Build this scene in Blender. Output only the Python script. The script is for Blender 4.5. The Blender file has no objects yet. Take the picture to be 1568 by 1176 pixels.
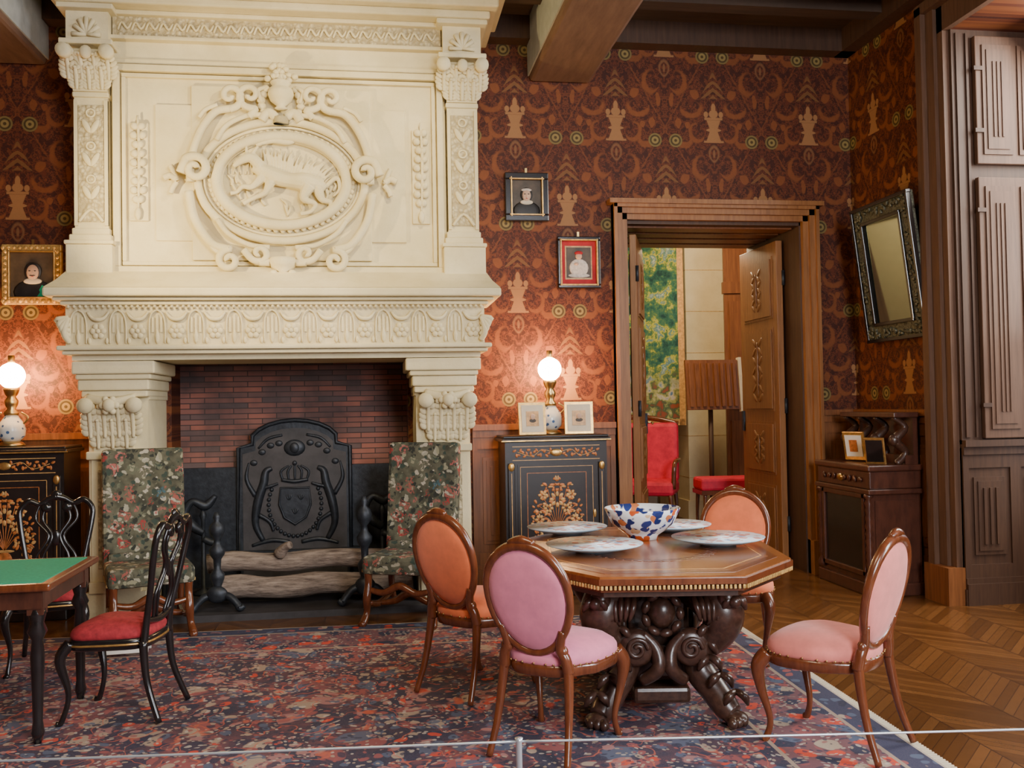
import bpy, bmesh, math, random
from mathutils import Matrix, Vector
rnd=random.Random(7)
pi=math.pi
# ---------------------------------------------------------------- node helpers
class E:
    def __init__(s,nt,o): s.nt=nt; s.o=o
    def m(s,op,b=None,c=None,clamp=False):
        n=s.nt.nodes.new("ShaderNodeMath"); n.operation=op; n.use_clamp=clamp
        for i,v in enumerate((s,b,c)):
            if v is None: continue
            if isinstance(v,E): s.nt.links.new(v.o,n.inputs[i])
            else: n.inputs[i].default_value=v
        return E(s.nt,n.outputs[0])
    def __add__(s,b): return s.m('ADD',b)
    def __radd__(s,b): return s.m('ADD',b)
    def __sub__(s,b): return s.m('SUBTRACT',b)
    def __rsub__(s,b): return (s*-1.0)+b
    def __mul__(s,b): return s.m('MULTIPLY',b)
    def __rmul__(s,b): return s.m('MULTIPLY',b)
    def __truediv__(s,b): return s.m('DIVIDE',b)
    def abs(s): return s.m('ABSOLUTE')
    def fract(s): return s.m('FRACT')
    def floor(s): return s.m('FLOOR')
    def sin(s): return s.m('SINE')
    def sqrt(s): return s.m('SQRT')
    def max(s,b): return s.m('MAXIMUM',b)
    def min(s,b): return s.m('MINIMUM',b)
    def lt(s,b): return s.m('LESS_THAN',b)
    def gt(s,b): return s.m('GREATER_THAN',b)
    def clamp(s): return s.m('ADD',0.0,None,True)
def mat_new(name):
    m=bpy.data.materials.new(name); m.use_nodes=True
    nt=m.node_tree; b=nt.nodes["Principled BSDF"]
    return m,nt,b
def pos_xyz(nt,kind='Position'):
    if kind=='Position':
        g=nt.nodes.new("ShaderNodeNewGeometry"); o=g.outputs['Position']
    else:
        g=nt.nodes.new("ShaderNodeTexCoord"); o=g.outputs['Object']
    s=nt.nodes.new("ShaderNodeSeparateXYZ"); nt.links.new(o,s.inputs[0])
    return o,[E(nt,s.outputs[i]) for i in range(3)]
def comb(nt,x,y,z=0.0):
    c=nt.nodes.new("ShaderNodeCombineXYZ")
    for i,v in enumerate((x,y,z)):
        if isinstance(v,E): nt.links.new(v.o,c.inputs[i])
        else: c.inputs[i].default_value=v
    return c.outputs[0]
def noise(nt,vec,scale,detail=3,rough=.5):
    n=nt.nodes.new("ShaderNodeTexNoise"); n.inputs['Scale'].default_value=scale
    n.inputs['Detail'].default_value=detail; n.inputs['Roughness'].default_value=rough
    if vec is not None: nt.links.new(vec,n.inputs['Vector'])
    return E(nt,n.outputs['Fac'])
def vor(nt,vec,scale,feature='F1',rand=1.0):
    n=nt.nodes.new("ShaderNodeTexVoronoi"); n.feature=feature; n.inputs['Scale'].default_value=scale
    n.inputs['Randomness'].default_value=rand
    nt.links.new(vec,n.inputs['Vector'])
    return n
def mix(nt,f,a,b,blend='MIX'):
    n=nt.nodes.new("ShaderNodeMix"); n.data_type='RGBA'; n.blend_type=blend
    for sock,v in ((n.inputs['Factor'],f),(n.inputs[6],a),(n.inputs[7],b)):
        if isinstance(v,E): nt.links.new(v.o,sock)
        elif isinstance(v,bpy.types.NodeSocket): nt.links.new(v,sock)
        elif isinstance(v,(int,float)): sock.default_value=v
        else: sock.default_value=(v[0],v[1],v[2],1)
    return n.outputs[2]
def ramp(nt,f,stops,const=False):
    n=nt.nodes.new("ShaderNodeValToRGB"); cr=n.color_ramp
    cr.interpolation='CONSTANT' if const else 'LINEAR'
    while len(cr.elements)<len(stops): cr.elements.new(.5)
    for e,(p,c) in zip(cr.elements,stops): e.position=p; e.color=(c[0],c[1],c[2],1)
    nt.links.new(f.o if isinstance(f,E) else f,n.inputs[0]); return n.outputs[0]
def bump(nt,b,h,strength=.3,dist=.01):
    n=nt.nodes.new("ShaderNodeBump"); n.inputs['Strength'].default_value=strength; n.inputs['Distance'].default_value=dist
    nt.links.new(h.o if isinstance(h,E) else h,n.inputs['Height']); nt.links.new(n.outputs[0],b.inputs['Normal'])
def warp(nt,o,scale,amt,detail=2):
    wn=nt.nodes.new("ShaderNodeTexNoise"); wn.inputs['Scale'].default_value=scale; wn.inputs['Detail'].default_value=detail; nt.links.new(o,wn.inputs['Vector'])
    add=nt.nodes.new("ShaderNodeVectorMath"); add.operation='MULTIPLY_ADD'; nt.links.new(wn.outputs['Color'],add.inputs[0]); add.inputs[1].default_value=(amt,amt,amt); nt.links.new(o,add.inputs[2])
    return add.outputs[0]
def simple(name,col,rough=.5,metal=0,var=.25,scale=12,bmp=0,emis=None,coat=0,stretch=(1,1,1)):
    m,nt,b=mat_new(name)
    tc=nt.nodes.new("ShaderNodeTexCoord"); mp=nt.nodes.new("ShaderNodeMapping")
    nt.links.new(tc.outputs['Object'],mp.inputs[0]); mp.inputs['Scale'].default_value=stretch
    nz=noise(nt,mp.outputs[0],scale,3,.6)
    d=tuple(c*(1-var) for c in col); l=tuple(min(1,c*(1+var)) for c in col)
    c=ramp(nt,nz,[(.3,d),(.7,l)])
    nt.links.new(c,b.inputs['Base Color'])
    b.inputs['Roughness'].default_value=rough; b.inputs['Metallic'].default_value=metal
    if coat: b.inputs['Coat Weight'].default_value=coat; b.inputs['Coat Roughness'].default_value=.15
    if bmp: bump(nt,b,nz,bmp,.01)
    if emis: b.inputs['Emission Color'].default_value=(*emis[0],1); b.inputs['Emission Strength'].default_value=emis[1]
    return m
# ---------------------------------------------------------------- materials
def wallpaper(name,axis):
    m,nt,b=mat_new(name)
    o,(X,Y,Z)=pos_xyz(nt)
    U=(X if axis=='X' else Y)
    U=U-1.24; V=Z-2.48
    PX,PY=.9,1.52
    def ell(x,y,cx,cy,rx,ry,k=5):
        a=(x-cx)/rx; c=(y-cy)/ry
        return ((1.0-(a*a+c*c).sqrt())*k).clamp()
    def coords(off):
        x=(((U/PX)+(.5+off)).fract()-.5).abs()*PX
        y=(((V/PY)+(.5+off)).fract()-.5)*PY
        return x,y
    xa,ya=coords(0.0); xb,yb=coords(.5)
    sel=(xa/.45+ya.abs()/.76).lt(1.0)
    x=xb+sel*(xa-xb); y=yb+sel*(ya-yb)
    wv=comb(nt,x,y,0.0)
    w1=noise(nt,wv,11,1); x0=x; y0=y
    x=x+(w1-.5)*.045; y=y+(w1-.5)*.04
    # broad waisted vase with flat lip and a low crown of blooms
    urn=((.036+(y0+.02).abs()*.36-x0)*160).clamp()*((y0+.13)*140).clamp()*((.075-y0)*140).clamp()
    urn=urn.max(((.088-x0)*160).clamp()*((.014-(y0-.082).abs())*160).clamp()).max(((.095-x0)*160).clamp()*((.012-(y0+.125).abs())*160).clamp())
    urn=urn.max(ell(x0,y0,0,.125,.045,.04,8)).max(ell(x0,y0,0,.175,.022,.05,8)).max(ell(x0,y0,0,-.02,.075,.018,8)).max(ell(x0,y0,.07,.12,.022,.03,8))
    pen=ell(x0,y,0,-.23,.055,.085)*(1.0-ell(x0,y,0,-.235,.038,.062)); pen=pen.max(ell(x0,y,0,-.235,.014,.04))
    tree=((.125-(y-.26)*.48-x0)*90).clamp()*((y-.26)*80).clamp()*((.5-y)*80).clamp()
    tree=tree*((((y*95.0+x0*80.0).sin())+.3)*4).clamp()
    lf=ell(x,y,.2,.16,.12,.085)*(1.0-ell(x,y,.215,.19,.095,.062))
    lf=lf.max(ell(x,y,.16,-.05,.085,.10)*(1.0-ell(x,y,.14,-.03,.066,.078)))
    lf=lf.max(ell(x,y,.28,-.12,.09,.075)*(1.0-ell(x,y,.29,-.09,.068,.05)))
    lf=lf.max(ell(x,y,.13,-.36,.09,.12)*(1.0-ell(x,y,.105,-.34,.07,.095)))
    lf=lf.max(ell(x,y,.24,.02,.028,.033)).max(ell(x,y,.33,.04,.03,.05)).max(ell(x,y,.06,-.52,.025,.07)).max(ell(x,y,.17,.30,.035,.05))
    edge=(1.0-(x/.45+y.abs()/.76)).abs(); st=((.022-edge)*60).clamp()*.6
    lf=lf.max(st)
    f1=noise(nt,wv,17,2,.6); f2=noise(nt,wv,34,1,.5)
    fil=((.035-(f1-.5).abs())*70).clamp(); blob=((f1-.56)*25).clamp()
    fil=fil.max(((f2-.60)*20).clamp())
    def flow(x,y):
        r=ell(x,y,.095,.64,.064,.064,9); a=ell(x,y,.095,.64,.05,.05,9); c=ell(x,y,.095,.64,.034,.034,9); d=ell(x,y,.095,.64,.014,.014,9)
        return r,(r*.7-a*.7+c-d).clamp()
    ra,ga=flow(xa,ya); rb,gb=flow(xb,yb); fr=ra.max(rb); fg=ga.max(gb)
    fine=noise(nt,o,90,1)
    base=mix(nt,((fine-.35)*1.5).clamp(),(.048,.012,.007),(.088,.021,.010))
    c=mix(nt,blob*.8,base,(.135,.032,.012))
    c=mix(nt,fil*.7,c,(.17,.046,.015))
    c=mix(nt,lf*.75,c,(.245,.075,.021))
    c=mix(nt,tree*.7,c,(.22,.10,.032))
    c=mix(nt,fr*.85,c,(.060,.046,.014))
    c=mix(nt,fg*.85,c,(.30,.215,.07))
    c=mix(nt,pen*.7,c,(.24,.11,.045))
    c=mix(nt,urn*.85,c,(.37,.18,.07))
    nt.links.new(c,b.inputs['Base Color']); b.inputs['Roughness'].default_value=.6; b.inputs['Specular IOR Level'].default_value=.3
    return m
M={}
M['wpX']=wallpaper("wallpaper_damask_x",'X'); M['wpY']=wallpaper("wallpaper_damask_y",'Y')
def stone(name,c1,c2,bs=.25):
    m,nt,b=mat_new(name); o,(X,Y,Z)=pos_xyz(nt)
    a=noise(nt,o,3,3,.6); f=noise(nt,o,35,3,.65)
    c=ramp(nt,a,[(.3,c1),(.7,c2)]); c=mix(nt,((f-.55)*2).clamp()*.35,c,tuple(v*.6 for v in c1))
    nt.links.new(c,b.inputs['Base Color']); b.inputs['Roughness'].default_value=.85; b.inputs['Specular IOR Level'].default_value=.2
    bump(nt,b,f,bs,.008); return m
M['stone']=stone("limestone_carved",(.66,.57,.34),(.78,.69,.45))
def arab():
    m,nt,b=mat_new("limestone_arabesque"); o,(X,Y,Z)=pos_xyz(nt)
    v=vor(nt,warp(nt,o,20,.03),30); n=noise(nt,o,30,2)
    h=E(nt,v.outputs['Distance'])+n*.4
    c=ramp(nt,h,[(.25,(.74,.65,.42)),(.8,(.46,.38,.22))])
    nt.links.new(c,b.inputs['Base Color']); b.inputs['Roughness'].default_value=.85
    bump(nt,b,h,.9,-.02); return m
M['arab']=arab()
def wood(name,c1,c2,rough=.35,sx=(18,18,1.2),coat=.2):
    m,nt,b=mat_new(name)
    tc=nt.nodes.new("ShaderNodeTexCoord"); mp=nt.nodes.new("ShaderNodeMapping"); nt.links.new(tc.outputs['Object'],mp.inputs[0]); mp.inputs['Scale'].default_value=sx
    a=noise(nt,mp.outputs[0],2.2,4,.65)
    c=ramp(nt,a,[(.28,c1),(.72,c2)]); nt.links.new(c,b.inputs['Base Color'])
    b.inputs['Roughness'].default_value=rough; b.inputs['Coat Weight'].default_value=coat; b.inputs['Coat Roughness'].default_value=.2
    bump(nt,b,a,.12,.005); return m
M['oak']=wood("oak_panelling",(.14,.046,.013),(.28,.10,.028),.45,coat=.05)
M['oakd']=wood("dark_oak",(.045,.020,.010),(.085,.039,.019),.55,coat=0)
M['shut']=wood("shutter_oak",(.085,.040,.021),(.15,.076,.042),.55,coat=0)
M['doorw']=wood("door_oak",(.19,.073,.021),(.35,.15,.046),.42,coat=.08)
M['beam']=wood("beam_wood",(.12,.066,.043),(.20,.115,.075),.75,(8,1.2,8),0)
M['beampale']=simple("beam_pale_side",(.42,.44,.42),.7,var=.1)  # pale grey facing along the beam sides
M['ceil']=wood("ceiling_boards",(.035,.019,.011),(.07,.037,.02),.7,(1,14,1),0)
M['walnut']=wood("walnut_polished",(.10,.026,.010),(.20,.058,.020),.22,(14,14,3),.6)
M['carved']=wood("carved_dark_walnut",(.034,.015,.010),(.085,.039,.024),.33,(20,20,20),.4)
M['tabletop']=wood("tabletop_marquetry",(.20,.060,.014),(.38,.13,.032),.2,(3,14,3),.5)
M['ebony']=simple("black_lacquer",(.012,.010,.010),.22,var=.3,coat=.5)
M['cabebony']=simple("ebonised_pearwood",(.016,.011,.010),.38,var=.3,coat=.15)
M['mahog']=wood("mahogany_cabinet",(.05,.018,.012),(.11,.038,.022),.28,(10,10,3),.4)
M['gold']=simple("gilt",(.70,.43,.14),.35,.85,.25,30,.2)
M['giltw']=simple("gilded_wood",(.60,.38,.12),.45,.3,.4,30,.4)
M['brass']=simple("brass",(.62,.42,.16),.3,.95,.15)
M['inlay']=simple("marquetry_inlay",(.52,.17,.045),.4,0,.45,30)
M['inlay2']=simple("marquetry_inlay_light",(.60,.34,.12),.4,0,.3,30)
M['iron']=simple("cast_iron",(.036,.042,.052),.48,.5,.3,20,.25)
M['dkstone']=simple("hearth_stone",(.050,.046,.048),.55,0,.3,8,.2)
M['cream']=simple("cream_mount",(.72,.62,.45),.6,0,.08)
M['globe']=simple("lamp_globe",(.9,.85,.75),.4,0,.02,emis=((1,.55,.22),175))
M['greenf']=simple("green_baize",(.008,.33,.19),.9,0,.12,60,.1)
M['redv']=simple("red_velvet",(.33,.022,.03),.85,0,.3,40,.2)
M['redf']=simple("red_silk",(.75,.02,.06),.6,0,.2,10)
M['chrome']=simple("barrier_steel",(.6,.65,.68),.3,.6,.05)
M['white']=simple("white_paint",(.8,.78,.72),.5,0,.05)
M['skin']=simple("painted_skin",(.62,.40,.27),.6,0,.12)
M['blackp']=simple("painted_black",(.018,.016,.016),.5,0,.4)
M['ptbrown']=simple("painted_background",(.07,.05,.03),.5,0,.4)
M['ptred']=simple("red_velvet_mat",(.48,.012,.018),.7,0,.2)
M['ptcream']=simple("painted_robe",(.66,.58,.5),.6,0,.25,40)
M['glass']=simple("mirror_glass",(.26,.30,.25),.06,1,.0)
M['mirframe']=simple("mirror_frame_repousse",(.12,.125,.09),.45,.5,.8,60,.8)
def fabric(name,col,sheen=.3):
    m=simple(name,col,.8,0,.10,14,.05); m.node_tree.nodes["Principled BSDF"].inputs['Sheen Weight'].default_value=sheen; return m
M['pink']=fabric("pink_daylit_velvet",(.78,.23,.34)); M['orange']=fabric("salmon_warmlit_velvet",(.86,.20,.07)); M['rose']=fabric("rose_velvet",(.76,.22,.18))
def floralfab():
    m,nt,b=mat_new("verdure_tapestry_fabric"); tc=nt.nodes.new("ShaderNodeTexCoord"); o=tc.outputs['Object']
    q=warp(nt,o,13,.10,3)
    v1=vor(nt,q,26); v2=vor(nt,q,9.5); v3=vor(nt,q,55)
    d1=E(nt,v1.outputs['Distance']); d2=E(nt,v2.outputs['Distance']); d3=E(nt,v3.outputs['Distance'])
    s1=nt.nodes.new("ShaderNodeSeparateXYZ"); nt.links.new(v1.outputs['Color'],s1.inputs[0]); s2=nt.nodes.new("ShaderNodeSeparateXYZ"); nt.links.new(v2.outputs['Color'],s2.inputs[0])
    base=ramp(nt,noise(nt,o,12,3),[(.35,(.050,.050,.032)),(.6,(.13,.125,.08))])
    leaf=ramp(nt,E(nt,s1.outputs[0]),[(0,(.03,.033,.025)),(.28,(.29,.28,.18)),(.42,(.04,.06,.045)),(.62,(.36,.34,.25)),(.75,(.08,.085,.055)),(.9,(.44,.40,.31))],True)
    c=mix(nt,((.50-d1)*14).clamp(),base,leaf)
    flw=ramp(nt,E(nt,s2.outputs[1]),[(0,(.33,.045,.04)),(.22,(.13,.14,.09)),(.45,(.40,.12,.10)),(.6,(.06,.12,.14)),(.7,(.46,.40,.31)),(.86,(.33,.10,.075))],True)
    c=mix(nt,((.42-d2)*14).clamp()*((d2-.09)*30).clamp()*((.6-d3)*6).clamp(),c,flw)
    nt.links.new(c,b.inputs['Base Color']); b.inputs['Roughness'].default_value=.9; bump(nt,b,d1,.2,.01); return m
M['floral']=floralfab()
def rugmat(hx,hy):
    m,nt,b=mat_new("persian_rug"); o,(X,Y,Z)=pos_xyz(nt,'Object')
    q=warp(nt,o,3.2,.22,3)
    def cells(sc,stops,thr,k=18):
        v=vor(nt,q,sc); s=nt.nodes.new("ShaderNodeSeparateXYZ"); nt.links.new(v.outputs['Color'],s.inputs[0])
        return ((thr-E(nt,v.outputs['Distance']))*k).clamp(),ramp(nt,E(nt,s.outputs[0]),stops,True)
    navy=(.020,.024,.055); rose=(.30,.080,.078); tan=(.40,.31,.23); red=(.62,.06,.022); blue=(.080,.11,.18); pk=(.38,.18,.17)
    base=ramp(nt,noise(nt,q,2.3,3,.7),[(.38,(.025,.028,.055)),(.5,(.07,.035,.055)),(.62,(.20,.065,.07))])
    m0,c0=cells(6,[(0,rose),(.2,navy),(.4,pk),(.5,blue),(.7,navy),(.88,tan)],.50)
    c=mix(nt,m0*.85,base,c0)
    m1,c1=cells(15,[(0,navy),(.22,tan),(.36,red),(.44,blue),(.65,rose),(.8,navy),(.90,pk)],.45)
    c=mix(nt,m1*.85,c,c1)
    m2,c2=cells(34,[(0,tan),(.3,navy),(.5,rose),(.65,(.5,.44,.38)),(.82,navy)],.40)
    c=mix(nt,m2*.8,c,c2)
    m3,c3=cells(2.6,[(0,red),(.3,red),(.5,(.55,.10,.04)),(.8,tan)],.13,20)
    c=mix(nt,m3*.85,c,c3)
    vl=noise(nt,q,5,1); c=mix(nt,((.012-(vl-.5).abs())*120).clamp()*.7,c,(.55,.12,.06))
    ex=(hx-X.abs()).min(hy-Y.abs())
    def band(a,bb): return ex.gt(a)*ex.lt(bb)
    bm,bc=cells(10,[(0,red),(.2,navy),(.4,tan),(.55,navy),(.7,rose),(.85,blue)],.55)
    bb_=mix(nt,bm,(.17,.07,.08),bc); bb_=mix(nt,m2*.75,bb_,c2)
    c=mix(nt,ex.lt(.62),c,bb_)
    c=mix(nt,ex.lt(.17),c,mix(nt,m1,(.035,.04,.085),c1))
    for a in (.15,.60): c=mix(nt,band(a,a+.022),c,(.36,.27,.20))
    c=mix(nt,band(0,.015),c,(.5,.42,.33))
    c=mix(nt,(noise(nt,o,150,1)-.3).clamp()*.5,c,(.16,.12,.14))
    nt.links.new(c,b.inputs['Base Color']); b.inputs['Roughness'].default_value=.95
    return m
def parquet():
    m,nt,b=mat_new("oak_chevron_parquet"); o,(X,Y,Z)=pos_xyz(nt)
    W=.38
    col=(X/W).floor(); fx=(X/W).fract()
    sgn=(col.m('MODULO',2.0).abs())*2.0-1.0
    t=Y+ (fx-.5)*sgn*W
    row=(t/.075).floor(); fr=(t/.075).fract()
    wn=nt.nodes.new("ShaderNodeTexWhiteNoise"); wn.noise_dimensions='2D'; nt.links.new(comb(nt,col,row),wn.inputs['Vector'])
    c=ramp(nt,E(nt,wn.outputs[0]),[(0,(.095,.036,.009)),(1,(.18,.074,.021))])
    g=noise(nt,o,14,3,.6); c=mix(nt,((g-.45)*2).clamp()*.5,c,(.06,.024,.008))
    gap=((fr-.5).abs().gt(.46)).max((fx-.5).abs().gt(.488)); c=mix(nt,gap*.7,c,(.03,.012,.006))
    nt.links.new(c,b.inputs['Base Color']); b.inputs['Roughness'].default_value=.26
    bump(nt,b,g,.08,.004); return m
def bricks():
    m,nt,b=mat_new("firebox_brick"); o,(X,Y,Z)=pos_xyz(nt)
    br=nt.nodes.new("ShaderNodeTexBrick"); nt.links.new(comb(nt,X,Z),br.inputs['Vector'])
    br.inputs['Scale'].default_value=1; br.inputs['Brick Width'].default_value=.24; br.inputs['Row Height'].default_value=.046
    br.inputs['Mortar Size'].default_value=.004; br.inputs['Color1'].default_value=(.52,.18,.12,1); br.inputs['Color2'].default_value=(.18,.12,.11,1); br.inputs['Mortar'].default_value=(.08,.055,.05,1); br.inputs['Bias'].default_value=.05
    soot=noise(nt,o,2.6,3); c=mix(nt,((soot-.45)*4).clamp()*.8,br.outputs[0],(.075,.060,.058))
    c=mix(nt,((Z-1.70)*3).clamp()*.6,c,(.05,.04,.04))
    nt.links.new(c,b.inputs['Base Color']); b.inputs['Roughness'].default_value=.85
    h=E(nt,br.outputs['Fac'])*-1.0+noise(nt,o,40,2)*.5; bump(nt,b,h,.5,.01); return m
M['brick']=bricks(); M['parquet']=parquet()
def china(name,bowl=False):
    m,nt,b=mat_new(name); o,(X,Y,Z)=pos_xyz(nt,'Object')
    r=(X*X+Y*Y).sqrt()
    v=vor(nt,warp(nt,o,25,.04,1),26 if not bowl else 20); s=nt.nodes.new("ShaderNodeSeparateXYZ"); nt.links.new(v.outputs['Color'],s.inputs[0])
    pal=ramp(nt,E(nt,s.outputs[0]),[(0,(.02,.035,.15)),(.22,(.60,.11,.03)),(.45,(.75,.77,.78)),(.52,(.60,.2,.08)),(.68,(.03,.05,.2)),(.88,(.7,.5,.3))] if bowl else
        [(0,(.66,.20,.12)),(.22,(.85,.88,.9)),(.45,(.22,.36,.62)),(.60,(.85,.88,.9)),(.82,(.72,.34,.2))],True)
    msk=((.58-E(nt,v.outputs['Distance']))*12).clamp()
    if not bowl: msk=msk*.85
    c=mix(nt,msk,(.88,.92,.95),pal); nt.links.new(c,b.inputs['Base Color']); b.inputs['Roughness'].default_value=.22 if not bowl else .1; b.inputs['Specular IOR Level'].default_value=.35
    return m
M['plate']=china("blue_white_porcelain"); M['bowl']=china("imari_porcelain",True)
M['platewhite']=simple("plate_rim_porcelain",(.45,.68,.84),.15,0,.05)
def delft():
    m,nt,b=mat_new("delft_ceramic"); o,_=pos_xyz(nt,'Object'); v=vor(nt,o,22)
    c=mix(nt,((.3-E(nt,v.outputs['Distance']))*12).clamp(),(.72,.74,.70),(.06,.13,.28)); nt.links.new(c,b.inputs['Base Color']); b.inputs['Roughness'].default_value=.15; return m
M['delft']=delft()
def tapest():
    m,nt,b=mat_new("tapestry_weave"); o,(X,Y,Z)=pos_xyz(nt)
    a=noise(nt,o,4.5,4,.7)
    c=ramp(nt,a,[(.36,(.01,.05,.05)),(.46,(.03,.13,.09)),(.53,(.12,.22,.07)),(.57,(.50,.48,.06)),(.61,(.06,.2,.22)),(.70,(.5,.55,.45))])
    lo=ramp(nt,noise(nt,o,9,3),[(.35,(.30,.08,.04)),(.45,(.06,.12,.06)),(.55,(.40,.40,.14)),(.63,(.55,.50,.42)),(.7,(.10,.2,.32))])
    c=mix(nt,((2.0-Z)*3).clamp(),c,lo)
    nt.links.new(c,b.inputs['Base Color']); b.inputs['Roughness'].default_value=.9; return m
M['tapestry']=tapest()
def bark():
    m,nt,b=mat_new("log_bark"); tc=nt.nodes.new("ShaderNodeTexCoord"); mp=nt.nodes.new("ShaderNodeMapping"); nt.links.new(tc.outputs['Object'],mp.inputs[0]); mp.inputs['Scale'].default_value=(2,12,12)
    a=noise(nt,mp.outputs[0],3,4,.7); c=ramp(nt,a,[(.3,(.10,.07,.055)),(.65,(.38,.30,.24))]); nt.links.new(c,b.inputs['Base Color']); b.inputs['Roughness'].default_value=.9; bump(nt,b,a,.7,.02); return m
M['bark']=bark()
# ---------------------------------------------------------------- mesh builder
def catmull(P,sub,closed=False):
    out=[];n=len(P)
    if n<3 and not closed: 
        return [tuple(P[0][k]+(P[1][k]-P[0][k])*i/sub for k in range(len(P[0]))) for i in range(sub+1)]
    rng=n if closed else n-1
    for i in range(rng):
        if closed: p=[P[(i-1)%n],P[i],P[(i+1)%n],P[(i+2)%n]]
        else: p=[P[max(i-1,0)],P[i],P[i+1],P[min(i+2,n-1)]]
        for j in range(sub):
            t=j/sub
            out.append(tuple(.5*((2*p[1][k])+(-p[0][k]+p[2][k])*t+(2*p[0][k]-5*p[1][k]+4*p[2][k]-p[3][k])*t*t+(-p[0][k]+3*p[1][k]-3*p[2][k]+p[3][k])*t**3) for k in range(len(P[0]))))
    if not closed: out.append(tuple(P[-1]))
    return out
class MB:
    def __init__(s): s.v=[];s.f=[];s.mi=[];s.sm=[];s.mats=[]
    def idx(s,m):
        m=M[m] if isinstance(m,str) else m
        if m not in s.mats: s.mats.append(m)
        return s.mats.index(m)
    def add(s,V,F,m,smooth=False):
        b=len(s.v); s.v+=[Vector(p) for p in V]; k=s.idx(m)
        for f in F: s.f.append([i+b for i in f]); s.mi.append(k); s.sm.append(smooth)
    def box(s,c,d,m='stone',rot=None,bev=0):
        x,y,z=d[0]/2,d[1]/2,d[2]/2
        if bev>0:
            bm=bmesh.new(); bmesh.ops.create_cube(bm,size=1); bmesh.ops.scale(bm,vec=d,verts=bm.verts)
            bmesh.ops.bevel(bm,geom=bm.edges[:],offset=min(bev,.45*min(d)),segments=2,affect='EDGES',profile=.5)
            bm.verts.index_update(); V=[v.co.copy() for v in bm.verts]; F=[[v.index for v in f.verts] for f in bm.faces]; bm.free()
        else:
            V=[Vector(p) for p in ((-x,-y,-z),(x,-y,-z),(x,y,-z),(-x,y,-z),(-x,-y,z),(x,-y,z),(x,y,z),(-x,y,z))]
            F=[(0,3,2,1),(4,5,6,7),(0,1,5,4),(1,2,6,5),(2,3,7,6),(3,0,4,7)]
        if rot is not None: V=[rot@v for v in V]
        s.add([v+Vector(c) for v in V],F,m)
    def bx(s,x0,x1,y0,y1,z0,z1,m='stone',bev=0): s.box(((x0+x1)/2,(y0+y1)/2,(z0+z1)/2),(abs(x1-x0),abs(y1-y0),abs(z1-z0)),m,None,bev)
    def lathe(s,prof,c,m,n=24,R=None,sx=1,sy=1,smooth=True):
        V=[];F=[];L=len(prof)
        for r,z in prof:
            for i in range(n):
                a=2*pi*i/n; p=Vector((r*math.cos(a)*sx,r*math.sin(a)*sy,z))
                if R is not None: p=R@p
                V.append(p+Vector(c))
        for j in range(L-1):
            for i in range(n): F.append((j*n+i,j*n+(i+1)%n,(j+1)*n+(i+1)%n,(j+1)*n+i))
        F.append(list(range(n))[::-1]); F.append([(L-1)*n+i for i in range(n)])
        s.add(V,F,m,smooth)
    def tube(s,P,m,n=8,sub=5,closed=False,flat=1.0,raw=False):
        Q=P if raw else catmull(P,sub,closed)
        pts=[Vector(q[:3]) for q in Q]; rs=[q[3] for q in Q]; N=len(pts); V=[];F=[]
        t0=(pts[1]-pts[0]).normalized(); up=Vector((0,0,1)) if abs(t0.z)<.9 else Vector((0,1,0))
        nrm=(up-t0*up.dot(t0)).normalized()
        for i in range(N):
            if closed: t=(pts[(i+1)%N]-pts[i-1])
            else: t=pts[min(i+1,N-1)]-pts[max(i-1,0)]
            if t.length<1e-9: t=t0.copy()
            t.normalize(); nrm=(nrm-t*nrm.dot(t))
            if nrm.length<1e-6: nrm=t.orthogonal()
            nrm.normalize(); bn=t.cross(nrm)
            for k in range(n):
                a=2*pi*k/n; V.append(pts[i]+(nrm*math.cos(a)+bn*math.sin(a)*flat)*max(rs[i],.0005))
        for i in range(N if closed else N-1):
            for k in range(n): F.append((i*n+k,i*n+(k+1)%n,((i+1)%N)*n+(k+1)%n,((i+1)%N)*n+k))
        if not closed: F.append(list(range(n))[::-1]); F.append([(N-1)*n+k for k in range(n)])
        s.add(V,F,m,True)
    def ell(s,c,r,m,R=None,n=14,k=8):
        prof=[(max(math.sin(pi*j/k),.001),-math.cos(pi*j/k)) for j in range(k+1)]
        V=[];F=[]
        for a,z in prof:
            for i in range(n):
                t=2*pi*i/n; p=Vector((a*math.cos(t)*r[0],a*math.sin(t)*r[1],z*r[2]))
                if R is not None: p=R@p
                V.append(p+Vector(c))
        for j in range(k):
            for i in range(n): F.append((j*n+i,j*n+(i+1)%n,(j+1)*n+(i+1)%n,(j+1)*n+i))
        s.add(V,F,m,True)
    def prism(s,poly,z0,z1,m,A=None):
        n=len(poly); V=[Vector((p[0],p[1],z0)) for p in poly]+[Vector((p[0],p[1],z1)) for p in poly]
        if A is not None: V=[A@v for v in V]
        F=[list(range(n))[::-1],[n+i for i in range(n)]]+[(i,(i+1)%n,n+(i+1)%n,n+i) for i in range(n)]
        s.add(V,F,m)
    def rings(s,rings,m,smooth=True,cap=True):
        n=len(rings[0]);V=[p for r in rings for p in r];F=[]
        for j in range(len(rings)-1):
            for i in range(n): F.append((j*n+i,j*n+(i+1)%n,(j+1)*n+(i+1)%n,(j+1)*n+i))
        if cap: F.append(list(range(n))[::-1]); F.append([(len(rings)-1)*n+i for i in range(n)])
        s.add(V,F,m,smooth)
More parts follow.
